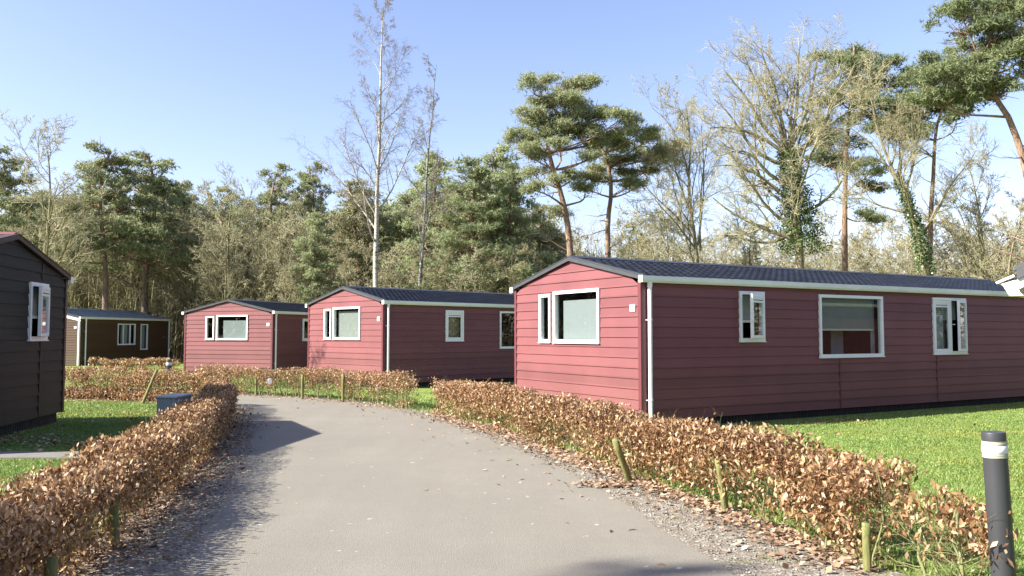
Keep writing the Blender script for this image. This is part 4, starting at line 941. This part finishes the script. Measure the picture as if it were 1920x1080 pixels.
place(GB[3],1240,44,300,'slim bare tree left of the bare multi-stemmed tree')
# the wood behind: many alike
r2=np.random.default_rng(99)
for k in range(40):
    px=-30+k*17+r2.uniform(-9,9); d=r2.uniform(44,62); d=d if not 90<px<345 else 54+(d-44)*.4; place([GB[1],GB[2],GB[3],GB[1]][k%4],px,d,r2.uniform(345,450),'bare tree of the dense wood behind the cabins on the left',group='bare trees in the left wood',wide=1.05)
for k in range(12):
    px=20+k*50+r2.uniform(-14,14); d=r2.uniform(58,72); place(GP[k%2],px,d,r2.uniform(330,385),'dark pine deep in the wood behind the cabins on the left',group='dark pines deep in the left wood')
for k in range(12):
    px=620+k*38+r2.uniform(-10,10); d=r2.uniform(50,62); place([GP[2],GP[3]][k%2],px,d,r2.uniform(365,430),'pale green pine of the mixed wood behind the middle cabin',group='pines behind the middle cabin')
for k in range(12):
    px=650+k*32+r2.uniform(-10,10); d=r2.uniform(40,46); place(GB[2+k%2],px,d,r2.uniform(425,480),'small bare tree at the wood edge behind the middle cabin',group='small bare trees behind the middle cabin',wide=1.2)
for k in range(44):
    px=1185+k*18+r2.uniform(-10,10); d=r2.uniform(44,60); place(GB[2+k%2],px,d,r2.uniform(375,450),'small bare tree in the scrub behind the large red cabin',group='small bare trees behind the large cabin',wide=1.2)
# brushwood that nobody could count
def brush(name,label,seed,n,x0,x1,y0,y1,hlo,hhi,mat,r=.012,density_tufts=0,tmat=None):
    rng=np.random.default_rng(seed); x=rng.uniform(x0,x1,n); y=rng.uniform(y0,y1,n); h=rng.uniform(hlo,hhi,n)
    K=5; P=np.zeros((n,K,3)); P[:,:,0]=x[:,None]+np.cumsum(rng.normal(0,.18,(n,K)),1); P[:,:,1]=y[:,None]+np.cumsum(rng.normal(0,.18,(n,K)),1); P[:,:,2]=np.linspace(0,1,K)[None]*h[:,None]
    Rr=np.full((n,1),r*2)*np.linspace(1,.4,K)[None]
    a=spawn(rng,P,Rr,8,.42,R(50),4,.25,.04,.6,.1,1,.3,plen=h,rmin=r); b_=spawn(rng,a[0],a[1],4,.45,R(45),3,.3,.0,.7,.2,1,.3,plen=h*0+1 if False else np.repeat(h*.3,8),rmin=r*.8)
    V,F=merge([tubes(P,Rr,3),tubes(*a,3),tubes(*b_,3)])
    return tag(np_mesh(name,V,F,M[mat]),label,'undergrowth',kind='stuff')
brush('undergrowth','tangle of bare brown brush under the trees on the left',81,1900,-46,6,52,74,3,9.5,'twigdark',.016)
brush('undergrowth','pale bare scrub behind the large red cabin roof',82,1300,4,46,42,66,3,7.2,'twig',.013)
rngw=np.random.default_rng(83)
def woods(label,n,x0,x1,y0,y1,zlo,zhi,mat,seed):
    rng=np.random.default_rng(seed); nk=n//60; kx=rng.uniform(x0,x1,nk); ky=rng.uniform(y0,y1,nk); kz=rng.uniform(zlo,zhi,nk)*(1-.25*rng.random(nk))
    j=rng.integers(0,nk,n); C=np.stack([kx[j],ky[j],np.maximum(kz[j],.2)],1)+rng.normal(size=(n,3))*np.array([.8,.8,.5])
    V,F=tufts(rng,C,4,.5,.18); tag(np_mesh('distant_wood',V,[F],M[mat]),label,'wood',kind='stuff')
M['farbrown']=leafmat('far_brush',[(0,(.05,.045,.025)),(.5,(.10,.088,.05)),(1,(.17,.15,.09))],.8,.1)
woods('dark mass of the far wood filling the gaps between the left trunks',42000,-62,6,76,92,0,12.5,'farbrown',84)
woods('low hazy far wood along the horizon on the right',30000,4,74,78,95,0,8.6,'farbrown',85)
woods('far evergreen mass high in the left wood',24000,-60,4,74,84,6,14,'needles_dark',86)
def ring(n,x0,x1,y0,y1,zh,seed):
    rng=np.random.default_rng(seed); C=np.stack([rng.uniform(x0,x1,n),rng.uniform(y0,y1,n),zh*rng.random(n)**.8],1); C[:,2]*=.8+.2*np.sin(C[:,0]*.35)*np.cos(C[:,1]*.4)
    V,F=tufts(rng,C,4,.6,.26); tag(np_mesh('distant_wood',V,[F],M['farbrown']),'dark wood around the park, seen mirrored in the panes','wood',kind='stuff')
ring(52000,-78,-64,-45,85,14,87); ring(20000,-64,60,-70,-60,12,88); ring(16000,58,70,-60,50,12,89)
# trees left of the frame: they stand there and throw the branch shadows on the road and the middle gable
place(GB[0],-257,22.4,160,'bare tree beside the charcoal cabin, just outside the left edge',wide=.9)
place(GB[1],-132,24.0,150,'second bare tree beside the charcoal cabin, just outside the left edge',wide=.8)
c=copy_tree(GP[1],(-20.7,-1.1,0),1.0,(.45,1.3),'tall pine behind the camera on the left','tree',None)
